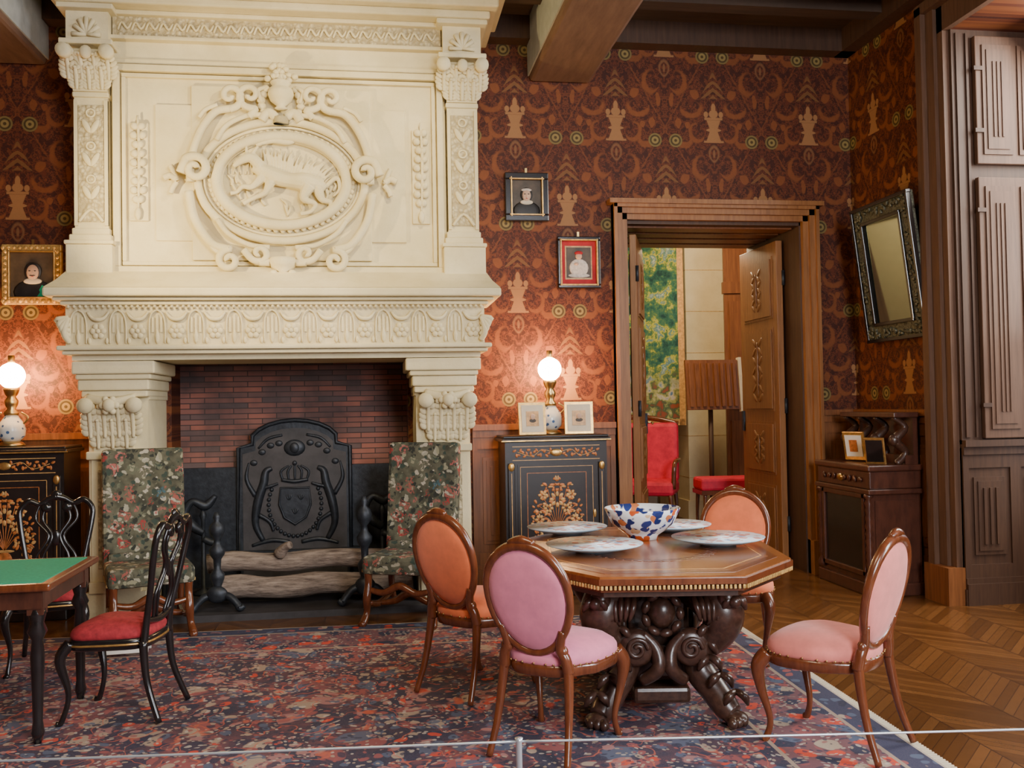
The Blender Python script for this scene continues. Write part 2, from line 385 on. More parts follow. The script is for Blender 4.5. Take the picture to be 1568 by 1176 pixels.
    def cushion(s,outline,z0,z1,dome,m):
        cx=sum(p[0] for p in outline)/len(outline); cy=sum(p[1] for p in outline)/len(outline)
        R=[]
        for sc,z in ((.97,z0),(1.0,z0+.015),(1.0,z1-.02),(.95,z1),(.8,z1+dome*.5),(.5,z1+dome*.9),(.2,z1+dome),(.02,z1+dome)):
            R.append([Vector((cx+(p[0]-cx)*sc,cy+(p[1]-cy)*sc,z)) for p in outline])
        s.rings(R,m)
    def acanthus(s,x,y,z0,h,w,out,m):
        def P(t): 
            return (x,y-out*(t**2.2),z0+h*(t if t<.9 else .9-(t-.9)*.6))
        s.tube([(*P(t),.012+.006*math.sin(pi*t)) for t in (0,.2,.4,.6,.8,.92,1.0)],m,6,3)
        for k in range(6):
            t=.12+k*.15; p=P(t); ww=w*(.65+.5*math.sin(pi*min(t+.15,1)))
            for sd in (-1,1):
                s.ell((p[0]+sd*ww*.42,p[1]+.004,p[2]+h*.04),(ww*.42,.013,h*.10),m,Ry(-sd*.75),8,5)
    def build(s,name,loc=(0,0,0),rz=0,parent=None):
        me=bpy.data.meshes.new(name); me.from_pydata([tuple(v) for v in s.v],[],s.f)
        for m in s.mats: me.materials.append(m)
        me.polygons.foreach_set("material_index",s.mi); me.polygons.foreach_set("use_smooth",s.sm); me.update()
        bm=bmesh.new(); bm.from_mesh(me); bmesh.ops.recalc_face_normals(bm,faces=bm.faces); bm.to_mesh(me); bm.free()
        o=bpy.data.objects.new(name,me); bpy.context.collection.objects.link(o); o.location=loc; o.rotation_euler=(0,0,rz)
        if parent: o.parent=parent
        return o
def inst(o,name,loc,rz):
    q=o.copy(); q.name=name; bpy.context.collection.objects.link(q); q.location=loc; q.rotation_euler=(0,0,rz); return q
def Rx(a): return Matrix.Rotation(a,3,'X')
def Ry(a): return Matrix.Rotation(a,3,'Y')
def Rz(a): return Matrix.Rotation(a,3,'Z')
D=7.95; XR=4.34; XL=-4.6; YB=-2.0; ZC=4.88; CX=-.68
# ---------------------------------------------------------------- room shell
b=MB(); b.bx(XL-.3,5.4,YB-.3,9.15,-.1,0,'parquet'); b.build("floor")
b=MB(); b.bx(2,7.5,9.15,13.6,-.1,0,'parquet'); b.build("floor_next_room")
b=MB()
b.bx(XL,CX-.96,D,9.15,0,ZC,'wpX'); b.bx(CX-.96,CX+.96,D,9.15,1.95,ZC,'wpX'); b.bx(CX-.96,CX+.96,8.36,9.15,0,1.95,'wpX')
b.bx(CX+.96,2.21,D,9.15,0,ZC,'wpX'); b.bx(2.21,3.84,D,9.15,3.16,ZC,'wpX'); b.bx(3.84,5.4,D,9.15,0,ZC,'wpX')
b.build("wall_back")
b=MB(); b.bx(XR,5.4,6.45,D,0,ZC,'wpY'); b.bx(XR,5.4,4.5,6.45,4.33,ZC,'wpY'); b.bx(XR,5.4,2.6,4.5,0,ZC,'wpY')
b.bx(XR,5.4,.6,2.6,4.33,ZC,'wpY'); b.bx(XR,5.4,YB,.6,0,ZC,'wpY'); b.bx(5.2,5.4,4.5,6.45,0,.9,'wpY'); b.bx(5.2,5.4,.6,2.6,0,.9,'wpY')
b.build("wall_right")
b=MB(); b.bx(XL-.2,XL,YB,9.15,0,ZC,'wpY'); b.build("wall_left")
b=MB(); b.bx(XL-.2,1.4,YB-.2,YB,0,ZC,'wpX'); b.bx(3.4,5.4,YB-.2,YB,0,ZC,'wpX'); b.bx(1.4,3.4,YB-.2,YB,0,.9,'wpX'); b.bx(1.4,3.4,YB-.2,YB,4.2,ZC,'wpX'); b.build("wall_front")
b=MB(); b.bx(XL-.2,5.4,YB-.2,9.15,ZC,ZC+.1,'ceil')
y=YB+.3
while y<7.5: b.bx(XL,XR,y,y+.16,ZC-.13,ZC,'ceil'); y+=.42
b.bx(XL,XR,D-.16,D,ZC-.2,ZC,'oakd'); b.bx(XR-.14,XR,YB,D,ZC-.2,ZC,'oakd')
b.build("ceiling")
for i,(x0,x1) in enumerate(((1.37,1.91),(-3.2,-2.58))):
    b=MB(); b.bx(x0,x1,YB,D,4.36,ZC,'beam',.03); b.bx(x0-.012,x0,YB,D,4.41,ZC,'beampale'); b.bx(x1,x1+.012,YB,D,4.41,ZC,'beampale')
    b.build("ceiling_beam" if i==0 else "ceiling_beam.001")
for i,(y0,y1) in enumerate(((4.5,6.45),(.6,2.6))):
    b=MB(); 
    for yy in (y0,y1-.08,(y0+y1)/2-.05): b.bx(5.2,5.28,yy,yy+.09,.9,4.33,'oakd')
    for zz in (.9,2.0,3.15,4.24): b.bx(5.2,5.28,y0,y1,zz,zz+.09,'oakd')
    b.build("window_%d"%(i+1))
b=MB()
for xx in (1.4,2.36,3.31): b.bx(xx,xx+.09,YB-.12,YB-.05,.9,4.2,'oakd')
for zz in (.9,2.0,3.1,4.11): b.bx(1.4,3.4,YB-.12,YB-.05,zz,zz+.09,'oakd')
b.build("window_3")
def wainscot(b,u0,u1,ztop,axis,plane,sgn,mat='oak',pw=.42):
    def bx(a0,a1,d,z0,z1,m):
        if axis=='X': b.bx(a0,a1,plane,plane+sgn*d,z0,z1,m)
        else: b.bx(plane,plane+sgn*d,a0,a1,z0,z1,m)
    bx(u0,u1,.02,0,ztop-.03,mat); bx(u0,u1,.06,0,.16,mat); bx(u0,u1,.045,.16,.2,mat)
    bx(u0,u1,.05,ztop-.08,ztop-.02,mat); bx(u0,u1,.075,ztop-.02,ztop+.03,mat); bx(u0,u1,.035,ztop-.18,ztop-.08,mat); bx(u0,u1,.035,.2,.3,mat)
    n=max(1,round((u1-u0)/pw)); w=(u1-u0)/n
    for i in range(n+1):
        c=u0+i*w; bx(max(u0,c-.045),min(u1,c+.045),.035,.3,ztop-.18,mat)
    for i in range(n):
        c=u0+(i+.5)*w; hw=w/2-.085
        if hw>.03: bx(c-hw,c+hw,.032,.37,ztop-.25,mat); bx(c-hw+.03,c+hw-.03,.04,.40,ztop-.28,mat)
        if hw>.09:
            for k in (-1,0,1): bx(c+k*.05-.012,c+k*.05+.012,.052,.45,ztop-.33,mat)
b=MB(); wainscot(b,XL,CX-1.5,1.36,'X',D,-1); b.build("trim_1")
b=MB(); wainscot(b,CX+1.5,2.07,1.36,'X',D,-1,'oak',.4); b.build("trim_2")
b=MB(); wainscot(b,3.99,XR,1.43,'X',D,-1); b.build("trim_3")
b=MB(); wainscot(b,6.70,D-.08,1.43,'Y',XR,-1); b.build("trim_4")
b=MB(); wainscot(b,4.34,5.2,1.2,'X',6.45,-1,'oakd',.43); 
b.bx(4.34,5.2,6.42,6.45,1.2,4.33,'oakd'); b.bx(4.37,4.41,6.405,6.45,1.25,4.3,'oakd'); b.bx(4.45,4.47,6.405,6.45,1.25,4.3,'oakd')
b.build("trim_5")
b=MB()
for (w0,w1,d) in ((6.45,6.70,.05),(6.52,6.70,.08),(6.62,6.70,.12)):
    b.bx(XR-d,XR,w0,w1,0,4.33+(w1-6.45),'shut' )
b.bx(XR-.05,XR,4.3,6.7,4.33,4.6,'shut'); b.bx(XR-.12,XR,4.3,6.7,4.52,4.6,'shut'); b.bx(XR-.14,XR+.0,6.42,6.73,0,.28,'oak')
b.bx(XR-.01,XR+.86,6.40,6.45,0,.12,'oakd')
b.build("trim_6")
def shutter(name,z0,z1):
    b=MB(); x0,x1=4.50,5.12
    b.bx(x0,x1,6.37,6.415,z0,z1,'shut',.006)
    for k in range(2):
        a=x0+.05+k*.29; c=a+.24
        for (i0,t) in ((0,.012),(.03,.02),(.06,.012)): b.bx(a+i0,c-i0,6.37-t,6.38,z0+.07+i0*1.3,z1-.07-i0*1.3,'shut')
        for q in range(3): b.bx(a+.075+q*.035,a+.09+q*.035,6.342,6.38,z0+.2,z1-.2,'shut')
    for z in (z0+.25,z1-.25): b.bx(x0-.02,x0+.05,6.355,6.37,z-.015,z+.015,'oakd')
    return b.build(name)
shutter("window_shutter",1.24,3.2); shutter("window_shutter.001",3.3,4.27)
# door frame
b=MB()
for (a,d) in ((0,.05),(.05,.08),(.10,.11)):
    b.bx(2.08,2.21-a,D-d,D,0,3.29,'doorw'); b.bx(3.84+a,3.97,D-d,D,0,3.29,'doorw')
    b.bx(2.08,3.97,D-d,D,3.16+a,3.29,'doorw')
b.bx(2.04,4.01,D-.13,D,3.29,3.33,'doorw')
b.bx(2.06,2.21,D-.12,D,0,.3,'doorw'); b.bx(3.84,3.99,D-.12,D,0,.3,'doorw')
b.bx(2.19,2.225,D,9.15,0,3.16,'oakd'); b.bx(3.825,3.86,D,9.15,0,3.16,'oakd'); b.bx(2.2,3.85,D,9.15,3.13,3.165,'oakd')
for k in range(4): b.bx(2.25,3.8,D+.1+k*.28,D+.3+k*.28,3.115,3.14,'oak')
b.build("door_frame")
def leaf(name,hx,hy,ang,w):
    b=MB(); b.bx(0,w,-.03,.03,.02,3.05,'doorw',.004)
    for side in (-1,1):
        yy=side*.03
        for (z0,z1) in ((.12,.75),(.85,1.35),(1.45,2.25),(2.33,2.92)):
            for i0,t in ((0,.006),(.025,.018),(.05,.008),(.075,.014),(.11,.006)):
                b.bx(.1+i0,w-.1-i0,min(yy,yy+side*t),max(yy,yy+side*t),z0+i0,z1-i0,'doorw')
            zc=(z0+z1)/2; hz=(z1-z0)/2-.13
            for k in range(7):
                zz=zc-hz+2*hz*k/6
                for e in (-1,1): b.ell((w/2+e*.07,yy+side*.016,zz),(.07,.012,.022),'doorw',Ry(e*.7*(1 if k%2 else -1)),8,4)
            b.tube([(w/2,yy+side*.014,zc-hz,.012),(w/2,yy+side*.018,zc,.022),(w/2,yy+side*.014,zc+hz,.012)],'doorw',6)
    b.bx(w-.06,w-.02,-.05,.05,1.25,1.45,'iron'); b.tube([(w-.04,-.05,1.36,.01),(w-.04,-.1,1.36,.01),(w-.12,-.1,1.35,.01)],'brass')
    for z in (.4,1.5,2.7): b.lathe([(.015,-.07),(.015,.07)],(0,-.035,z),'iron',10)
    return b.build(name,(hx,hy,0),ang)
leaf("door_1",3.77,8.26,math.radians(90),.88); leaf("door_2",2.29,8.02,math.radians(70),.88)
# ---------------------------------------------------------------- next room
b=MB(); b.bx(2,7.5,13.4,13.6,0,4.4,'cream'); b.build("wall_next_back")
b=MB(); b.bx(1.9,2,9.15,13.6,0,4.4,'cream'); b.build("wall_next_left")
b=MB(); b.bx(7.5,7.6,9.15,13.6,0,4.4,'cream'); b.build("wall_next_right")
b=MB(); b.bx(1.9,7.6,9.15,13.6,4.4,4.5,'ceil'); b.build("ceiling_next_room")
b=MB(); b.bx(0,.60,0,1.3,0,4.38,'stone')
for k in range(8): b.bx(-.003,.603,-.003,1.3,k*.55,k*.55+.006,'giltw')
b.bx(-.03,.63,-.03,.4,0,.25,'stone'); b.build("stone_pier",(4.10,11.88,0),0)
b=MB(); b.bx(0,2.2,-.03,.03,0,3.6,'oak')
for k in range(5):
    b.bx(.06+k*.43,.42+k*.43,-.05,-.03,.15,1.3,'oak'); b.bx(.06+k*.43,.42+k*.43,-.05,-.03,1.45,2.85,'oak')
b.bx(-.02,2.2,-.07,.03,2.95,3.1,'oak'); b.build("oak_panel_screen",(4.52,11.6,0),math.radians(-10))
b=MB(); n=14
for i in range(n):
    x0=-1.5+i*1.5/n; b.box((x0+.055,0.01*math.sin(i*1.9),0),(.11,.012,2.55),'tapestry')
b.bx(-1.5,.0,-.02,.0,1.22,1.30,'redf'); b.bx(-1.5,0,-.02,.0,-1.30,-1.22,'inlay2'); b.bx(-.07,.01,-.02,0,-1.3,1.3,'inlay2'); b.bx(-1.5,.02,-.0,.03,1.3,1.36,'oakd')
t=b.build("hanging_tapestry",(4.02,11.75,2.55),math.radians(-32))
b=MB(); b.box((0,0,.50),(1.4,.6,.18),'redf',None,.05); b.box((0,.28,.92),(1.4,.12,.75),'redf',None,.05)
b.tube([(-.7,.3,1.28,.03),(-.3,.3,1.36,.035),(.3,.3,1.36,.035),(.7,.3,1.28,.03)],'walnut')
for sx in (-1,1):
    b.tube([(sx*.69,.28,.85,.025),(sx*.73,.0,.84,.025),(sx*.71,-.25,.8,.03),(sx*.69,-.25,.5,.03)],'walnut')
    for yy in (-.26,.26): b.tube([(sx*.65,yy,.42,.03),(sx*.67,yy,.2,.02),(sx*.65,yy*1.1,0,.022)],'walnut')
b.build("red_sofa",(3.05,11.45,0),math.radians(-25))
b=MB(); b.box((0,0,.62),(.8,.4,.14),'redf',None,.03); b.box((0,0,.53),(.8,.42,.05),'walnut')
for sx in (-1,1):
    for sy in (-1,1): b.tube([(sx*.35,sy*.16,.52,.025),(sx*.36,sy*.17,.25,.018),(sx*.35,sy*.16,0,.02)],'walnut')
b.build("red_bench",(4.02,10.2,0),math.radians(-5))
b=MB(); b.box((0,0,1.76),(.70,.04,.62),'oak',Rx(-.1))
for k in range(8): b.box((-.30+k*.085,-.03,1.76),(.04,.02,.54),'oak',Rx(-.1))
b.box((.38,0,1.76),(.04,.06,.68),'cream',Rx(-.1)); b.lathe([(.03,0.03),(.03,1.45)],(0,.06,0),'oakd',12); b.lathe([(.18,0),(.18,.03),(.04,.06)],(0,.06,0),'oakd',20)
b.build("lectern_panel",(4.15,11.1,0),math.radians(5))
b=MB(); b.box((0,0,1.18),(.8,.45,.05),'white'); b.box((0,0,1.07),(.78,.43,.16),'walnut')
for sx in (-1,1):
    for sy in (-1,1): b.tube([(sx*.35,sy*.17,1.0,.03),(sx*.37,sy*.17,.5,.02),(sx*.35,sy*.17,0,.02)],'walnut')
b.box((0,-.23,1.07),(.5,.02,.08),'brass'); b.build("writing_desk",(5.0,10.7,0),math.radians(-8))
# ---------------------------------------------------------------- FIREPLACE
b=MB()
def fx(h0,h1,y0,y1,z0,z1,m='stone',bev=0):
    for s in (-1,1): b.bx(CX+s*h0,CX+s*h1,y0,y1,z0,z1,m,bev)
def fc(h,y0,y1,z0,z1,m='stone',bev=0): b.bx(CX-h,CX+h,y0,y1,z0,z1,m,bev)
b.bx(CX-.98,CX+.98,8.30,8.36,0,1.98,'brick'); b.bx(CX-1.35,CX+1.35,7.12,8.3,-.0,.05,'dkstone')
fx(1.0,1.42,7.32,D,0,1.64); fx(.99,1.42,7.34,D,1.64,1.94); fx(.96,1.0,7.96,8.3,0,1.94,'brick')
b.bx(CX-.955,CX+.955,8.24,8.30,.05,1.06,'iron')
fx(.965,.985,7.7,8.28,.05,1.06,'iron')
pts=[(-.48,.06),(.48,.06),(.48,1.22),(.36,1.25)]
for k in range(9):
    a=pi*.12+k*(pi*.76)/8; pts.append((.36*math.cos(a)/math.cos(pi*.12)*1.0,1.25+.20*math.sin(a)))
pts.append((-.36,1.25)); pts.append((-.48,1.22))
A=Matrix.Translation((CX,8.2,0))@Matrix.Rotation(pi/2,4,'X')
b.prism(pts,-.02,.03,'iron',A)
b.prism([(p[0]*.9,.12+(p[1]-.1)*.94) for p in pts],.03,.036,'dkstone',A)
b.tube([(CX+p[0]*.97,8.165,.02+p[1]*.99,.018) for p in pts],'iron',6,1,True,raw=True)
b.bx(CX-.55,CX+.55,8.1,8.24,.30,.36,'iron')
A=Matrix.Translation((CX,8.168,.74))@Matrix.Rotation(pi/2,4,'X')
b.prism([(-.12,.14),(.12,.14),(.13,0),(.09,-.11),(0,-.17),(-.09,-.11),(-.13,0)],-.01,.02,'iron',A)
b.tube([(CX-.12,8.148,.88,.01),(CX+.12,8.148,.88,.01),(CX+.13,8.148,.74,.01),(CX+.09,8.148,.63,.01),(CX,8.148,.57,.01),(CX-.09,8.148,.63,.01),(CX-.13,8.148,.74,.01)],'iron',6,1,True,raw=True)
for (px_,pz_) in ((-.05,.80),(.05,.80),(0,.68)): 
    for k in (-1,0,1): b.ell((CX+px_+k*.014,8.145,pz_),(.008,.006,.026),'iron',Ry(k*.4),8,4)
for k in range(26):
    a=pi*1.0+(k-3)*pi/19.0; b.ell((CX+.22*math.cos(a),8.158,.74+.27*math.sin(a)),(.018,.016,.018),'iron',None,8,5)
b.tube([(CX-.11,8.155,.95,.014),(CX,8.15,.935,.017),(CX+.11,8.155,.95,.014)],'iron')
for k in range(5): b.tube([(CX-.10+k*.05,8.158,.95,.009),(CX-.115+k*.0575,8.158,1.02,.011),(CX-.05+k*.025,8.158,1.07,.007)],'iron')
b.ell((CX,8.155,1.09),(.02,.014,.02),'iron')
b.ell((CX,8.16,1.22),(.09,.025,.07),'iron'); b.ell((CX,8.15,1.22),(.045,.025,.05),'iron')
for s in (-1,1):
    b.tube([(CX+s*.27,8.165,.44,.022),(CX+s*.33,8.165,.58,.030),(CX+s*.31,8.16,.76,.038),(CX+s*.26,8.16,.92,.036),(CX+s*.24,8.16,1.02,.03),(CX+s*.19,8.16,1.05,.018)],'iron')
    b.tube([(CX+s*.28,8.15,.88,.016),(CX+s*.2,8.145,.90,.014),(CX+s*.14,8.145,.92,.010)],'iron'); b.tube([(CX+s*.30,8.15,.66,.018),(CX+s*.21,8.145,.60,.015),(CX+s*.18,8.145,.52,.012)],'iron')
    b.tube([(CX+s*.33,8.165,.82,.022),(CX+s*.40,8.165,.96,.018),(CX+s*.38,8.165,1.10,.008)],'iron')
    b.tube([(CX+s*.05,8.165,.42,.018),(CX+s*.2,8.165,.44,.02),(CX+s*.36,8.165,.40,.014)],'iron')
    for k in range(4): b.ell((CX+s*(.13+.07*k),8.165,1.26-.018*k*k),(.032,.014,.026),'iron')
    b.tube([(CX+s*.1,8.165,1.33,.012),(CX+s*.22,8.165,1.30,.014),(CX+s*.3,8.165,1.22,.01)],'iron')
fx(1.02,1.44,7.28,7.45,.0,.22); fx(1.05,1.41,7.26,7.5,.22,.3)
fx(1.08,1.40,7.30,7.6,.3,1.22,'stone'); 
fx(1.13,1.35,7.285,7.3,.4,1.12,'arab')
fx(1.05,1.43,7.27,7.6,1.2,1.26,'stone',.01)
for s in (-1,1):
    xc=CX+s*1.24
    b.bx(xc-.14,xc+.14,7.29,7.6,1.26,1.68,'stone')
    for k in (-1,0,1): b.acanthus(xc+k*.10,7.275,1.28,.24,.085,.05,'stone')
    for k in (-1.5,-.5,.5,1.5): b.acanthus(xc+k*.10,7.26,1.36,.26,.085,.08,'stone')
    b.tube([(xc-.17,7.24,1.66,.03),(xc,7.20,1.62,.035),(xc+.17,7.24,1.66,.03)],'stone')
    for s2 in (-1,1):
        b.lathe([(.01,-.06),(.04,-.06),(.05,-.02),(.06,.02),(.055,.05),(.01,.06)],(xc+s2*.17,7.22,1.60),'stone',16,Rx(pi/2))
        b.lathe([(.01,-.07),(.02,-.07),(.025,0)],(xc+s2*.17,7.20,1.60),'stone',12,Rx(pi/2))
    b.ell((xc,7.17,1.60),(.045,.04,.05),'stone'); 
    for k in range(6): a=k*pi/3; b.ell((xc+.05*math.cos(a),7.18,1.60+.05*math.sin(a)),(.025,.02,.025),'stone',None,8,5)
for i,(h0,h1,yf,z0,z1) in enumerate(((.985,1.45,7.24,1.66,1.71),(.97,1.47,7.22,1.71,1.79),(.95,1.48,7.2,1.79,1.83),(.92,1.5,7.18,1.83,1.925))):
    fx(h0,h1,yf,D-.03,z0,z1,'stone',.012)
fc(1.50,7.2,D,1.93,1.97); fc(1.55,7.13,D,1.97,2.0,'stone',.01); fc(1.58,7.1,D,2.0,2.035,'stone',.012)
fc(1.53,7.16,D,2.035,2.33)
fc(1.56,7.12,D,2.33,2.36,'stone',.01); fc(1.60,7.08,D,2.36,2.385,'stone',.01); fc(1.65,7.03,D,2.385,2.45,'stone',.015)
def frust(h0,y0,z0,h1,y1,z1):
    V=[(CX-h0,y0,z0),(CX+h0,y0,z0),(CX+h0,D,z0),(CX-h0,D,z0),(CX-h1,y1,z1),(CX+h1,y1,z1),(CX+h1,D,z1),(CX-h1,D,z1)]
    b.add(V,[(0,3,2,1),(4,5,6,7),(0,1,5,4),(1,2,6,5),(2,3,7,6),(3,0,4,7)],'stone')
frust(1.645,7.04,2.45,1.60,7.17,2.52); frust(1.60,7.17,2.52,1.57,7.3,2.60)
N=22
for i in range(N):
    x=CX-1.44+i*(2.88/(N-1))
    if i%2==0:
        for sx in (-1,1):
            b.tube([(x+sx*.055,7.15,2.05,.007),(x+sx*.055,7.15,2.2,.008),(x+sx*.035,7.145,2.27,.008),(x,7.145,2.295,.008)],'stone',6,4)
        for q in (-.03,0,.03): b.bx(x+q-.008,x+q+.008,7.145,7.16,2.10+abs(q),2.26-abs(q)*.6,'stone')
        b.lathe([(.004,0),(.014,.02),(.018,.06),(.012,.08),(.006,.11)],(x,7.15,2.045),'stone',8)
    else:
        for k in range(6):
            a=k*pi/3; b.ell((x+.036*math.cos(a),7.15,2.14+.036*math.sin(a)),(.024,.014,.024),'stone',None,8,5)
        b.ell((x,7.142,2.14),(.018,.015,.018),'stone',None,8,5)
        b.tube([(x-.075,7.15,2.28,.010),(x-.04,7.145,2.235,.014),(x,7.14,2.225,.018),(x+.04,7.145,2.235,.014),(x+.075,7.15,2.28,.010)],'stone',6,3)
        for q in (-1,1): b.ell((x+q*.06,7.15,2.07),(.014,.012,.025),'stone',None,8,5)
for i in range(76):
    x=CX-1.5+i*(3.0/75); b.ell((x,7.12,2.318),(.013,.012,.012),'stone',None,6,4)
for s in (-1,1):
    for k in range(4): b.tube([(CX+s*1.5,7.15,2.06+k*.04,.022),(CX+s*(1.53+.016*k),7.12,2.13+k*.03,.022),(CX+s*1.5,7.13,2.24,.016)],'stone')
fc(1.27,7.42,7.6,2.58,4.60); fc(1.54,7.50,D,2.58,ZC-.1)
def ring_(cx,cz,r,y,t=.008): b.tube([(cx+r*math.cos(a*pi/8),y,cz+r*math.sin(a*pi/8),t) for a in range(16)],'stone',6,1,True,1,True)
for s in (-1,1):
    c=CX+s*1.40
    b.bx(c-.165,c+.165,7.28,D,2.58,2.80,'stone',.008); b.bx(c-.175,c+.175,7.27,D,2.80,2.83,'stone',.008)
    b.bx(c-.15,c+.15,7.31,D,2.83,2.88,'stone',.01); b.bx(c-.135,c+.135,7.33,D,2.88,2.93,'stone',.01)
    b.bx(c-.12,c+.12,7.36,D,2.93,3.92); b.bx(c-.09,c+.09,7.35,7.37,2.98,3.86,'arab')
    for s2 in (-1,1): b.bx(c+s2*.12,c+s2*.095,7.345,7.38,2.95,3.9,'stone')
    b.tube([(c-.085,7.345,2.98,.012),(c,7.345,3.07,.012),(c+.085,7.345,2.98,.012)],'stone')
    for z in (3.2,3.45,3.7):
        for k in (-1,1): b.ell((c+k*.03,7.345,z),(.025,.012,.06),'stone',Ry(k*.5),8,5)
        ring_(c,z+.1,.03,7.345)
    b.bx(c-.13,c+.13,7.34,D,3.92,3.96,'stone',.01)
    b.bx(c-.12,c+.12,7.33,D,3.96,4.28,'stone')
    for k in (-1,0,1): b.acanthus(c+k*.09,7.325,3.97,.17,.085,.06,'stone')
    for k in (-1.5,-.5,.5,1.5): b.acanthus(c+k*.095,7.31,4.04,.19,.085,.09,'stone')
    for s2 in (-1,1):
        b.lathe([(.01,-.06),(.035,-.06),(.045,-.02),(.055,.02),(.05,.06),(.01,.06)],(c+s2*.15,7.24,4.22),'stone',14,Rx(pi/2))
        b.tube([(c+s2*.04,7.3,4.12,.02),(c+s2*.08,7.27,4.2,.02),(c+s2*.14,7.24,4.27,.02)],'stone')
    b.ell((c,7.23,4.22),(.045,.035,.05),'stone')
    b.bx(c-.19,c+.19,7.22,D,4.28,4.32,'stone',.01)
    b.bx(c-.15,c+.15,7.27,D,4.32,4.56,'stone')
    for k in range(7):
        a=pi*k/6; b.tube([(c,7.255,4.36,.012),(c+.10*math.cos(a),7.255,4.36+.13*math.sin(a),.02)],'stone',6,2)
    b.bx(c-.2,c+.2,7.2,D,4.54,4.58,'stone',.01)
fc(1.26,7.38,7.55,4.20,4.24,'stone',.01); fc(1.26,7.40,7.55,4.24,4.37) 
fc(1.26,7.33,7.55,4.37,4.40,'stone',.008); b.bx(CX-1.24,CX+1.24,7.35,7.55,4.40,4.545,'arab'); fc(1.27,7.3,7.56,4.545,4.58,'stone',.01)
fc(1.62,7.18,D,4.58,4.64,'stone',.015); fc(1.68,7.1,D,4.64,4.72,'stone',.015); fc(1.74,7.02,D,4.72,4.80,'stone',.015); fc(1.70,7.06,D,4.80,ZC-.001,'stone')
for i in range(24):
    x=CX-1.15+i*.1; b.tube([(x-.05,7.345,4.44,.008),(x-.02,7.34,4.50,.010),(x+.02,7.34,4.45,.010),(x+.05,7.345,4.50,.008)],'stone',6,3)
def frame(h,z0,z1,yf,t):
    b.bx(CX-h,CX+h,yf,7.43,z0,z0+t,'stone',.006); b.bx(CX-h,CX+h,yf,7.43,z1-t,z1,'stone',.006); fx(h-t,h,yf,7.43,z0+t,z1-t,'stone',.006)
frame(1.25,2.60,4.19,7.36,.05); frame(1.19,2.66,4.13,7.385,.03)
b.bx(CX-.68,CX+.68,7.385,7.43,2.70,4.05,'stone',.008); b.bx(CX-.95,CX+.95,7.400,7.43,2.85,3.9,'stone',.006)
fx(1.0,1.14,7.395,7.43,3.0,3.75,'stone',.006)
for s in (-1,1):
    x=CX+s*1.07
    for k in range(9):
        z=3.72-k*.07; w=.03+.012*math.sin(k*2.1)
        for s2 in (-1,1): b.ell((x+s2*w*.8,7.38,z),(.03,.026,.032),'stone',Ry(s2*.6),8,5)
    b.tube([(x,7.375,3.8,.008),(x+.01,7.375,3.5,.014),(x,7.375,3.08,.008)],'stone',6)
    b.ell((x,7.37,3.05),(.025,.02,.05),'stone',None,8,5)
CZ=3.31
def oval(rx,rz,y,r,n=48,flat=1): b.tube([(CX+rx*math.cos(2*pi*i/n),y,CZ+rz*math.sin(2*pi*i/n),r) for i in range(n)],'stone',8,1,True,flat,True)
A=Matrix.Translation((CX,7.40,CZ))@Matrix.Rotation(pi/2,4,'X')
b.prism([(.64*math.cos(2*pi*i/48),.475*math.sin(2*pi*i/48)) for i in range(48)],-.03,.03,'stone',A)
oval(.63,.465,7.345,.032); oval(.585,.42,7.36,.012); oval(.49,.345,7.33,.042); oval(.455,.31,7.345,.012)
n=64
for i in range(n):
    a=2*pi*i/n; b.ell((CX+.537*math.cos(a),7.35,CZ+.383*math.sin(a)),(.022,.02,.022),'stone',None,6,4)
u=.00482
def strap(pts,r=.03,y=7.31):
    for s in (-1,1):
        b.tube([(CX+s*p[0]*u,y-(p[2] if len(p)>2 else 0),CZ-p[1]*u,r*(p[3] if len(p)>3 else 1)) for p in pts],'stone',10,6,False,1.0)
def spiral(cx,cz,r0,a0,turns,sg,n=14):
    return [(cx+r0*(1-.85*i/n)*math.cos(a0+sg*turns*2*pi*i/n),cz-r0*(1-.85*i/n)*math.sin(a0+sg*turns*2*pi*i/n),.0+.03*i/n,1-.4*i/n) for i in range(n+1)]
strap([(-140,5),(-138,-35),(-124,-76),(-102,-106),(-80,-112)]+spiral(-78,-132,20,-pi/2,1.2,1),.030)
strap([(-50,-100),(-40,-112)]+spiral(-48,-134,20,-pi/2,1.2,-1),.028)
strap([(-154,-8),(-148,-24)]+spiral(-132,-14,21,pi*.7,1.3,-1),.036,7.29)
strap([(-143,20),(-134,64),(-110,101),(-88,110)]+spiral(-82,129,18,pi/2,1.3,1),.032)
strap([(-60,112),(-45,128),(-20,132)]+spiral(-36,118,14,-pi/2,1.0,1),.028)
strap([(-126,-97),(-116,-110),(-98,-118)],.018)
strap([(-120,87),(-106,110),(-94,118)],.02)
strap([(-30,-95),(-20,-108),(-8,-100)],.035); strap([(0,-100),(0,-90)],.06)
strap([(-162,0),(-172,-6),(-182,-2)],.026,7.35); strap([(-162,2),(-168,-14),(-172,-22)],.020,7.35); strap([(-162,4),(-168,12),(-172,22)],.020,7.35)
strap([(-100,-62),(-84,-86),(-52,-102),(-20,-104)],.02); strap([(-100,64),(-84,86),(-52,104),(-20,108)],.02)
b.lathe([(.02,0),(.05,.01),(.03,.03),(.08,.07),(.10,.12),(.09,.16),(.06,.18),(.08,.21),(.075,.22)],(CX,7.31,CZ+.54),'stone',20)
for k in range(18):
    a=rnd.uniform(0,2*pi); b.ell((CX+.10*math.cos(a)*rnd.random()*1.3,7.29,CZ+.80+rnd.uniform(-.04,.08)),(.028,.03,.024),'stone',None,8,5)
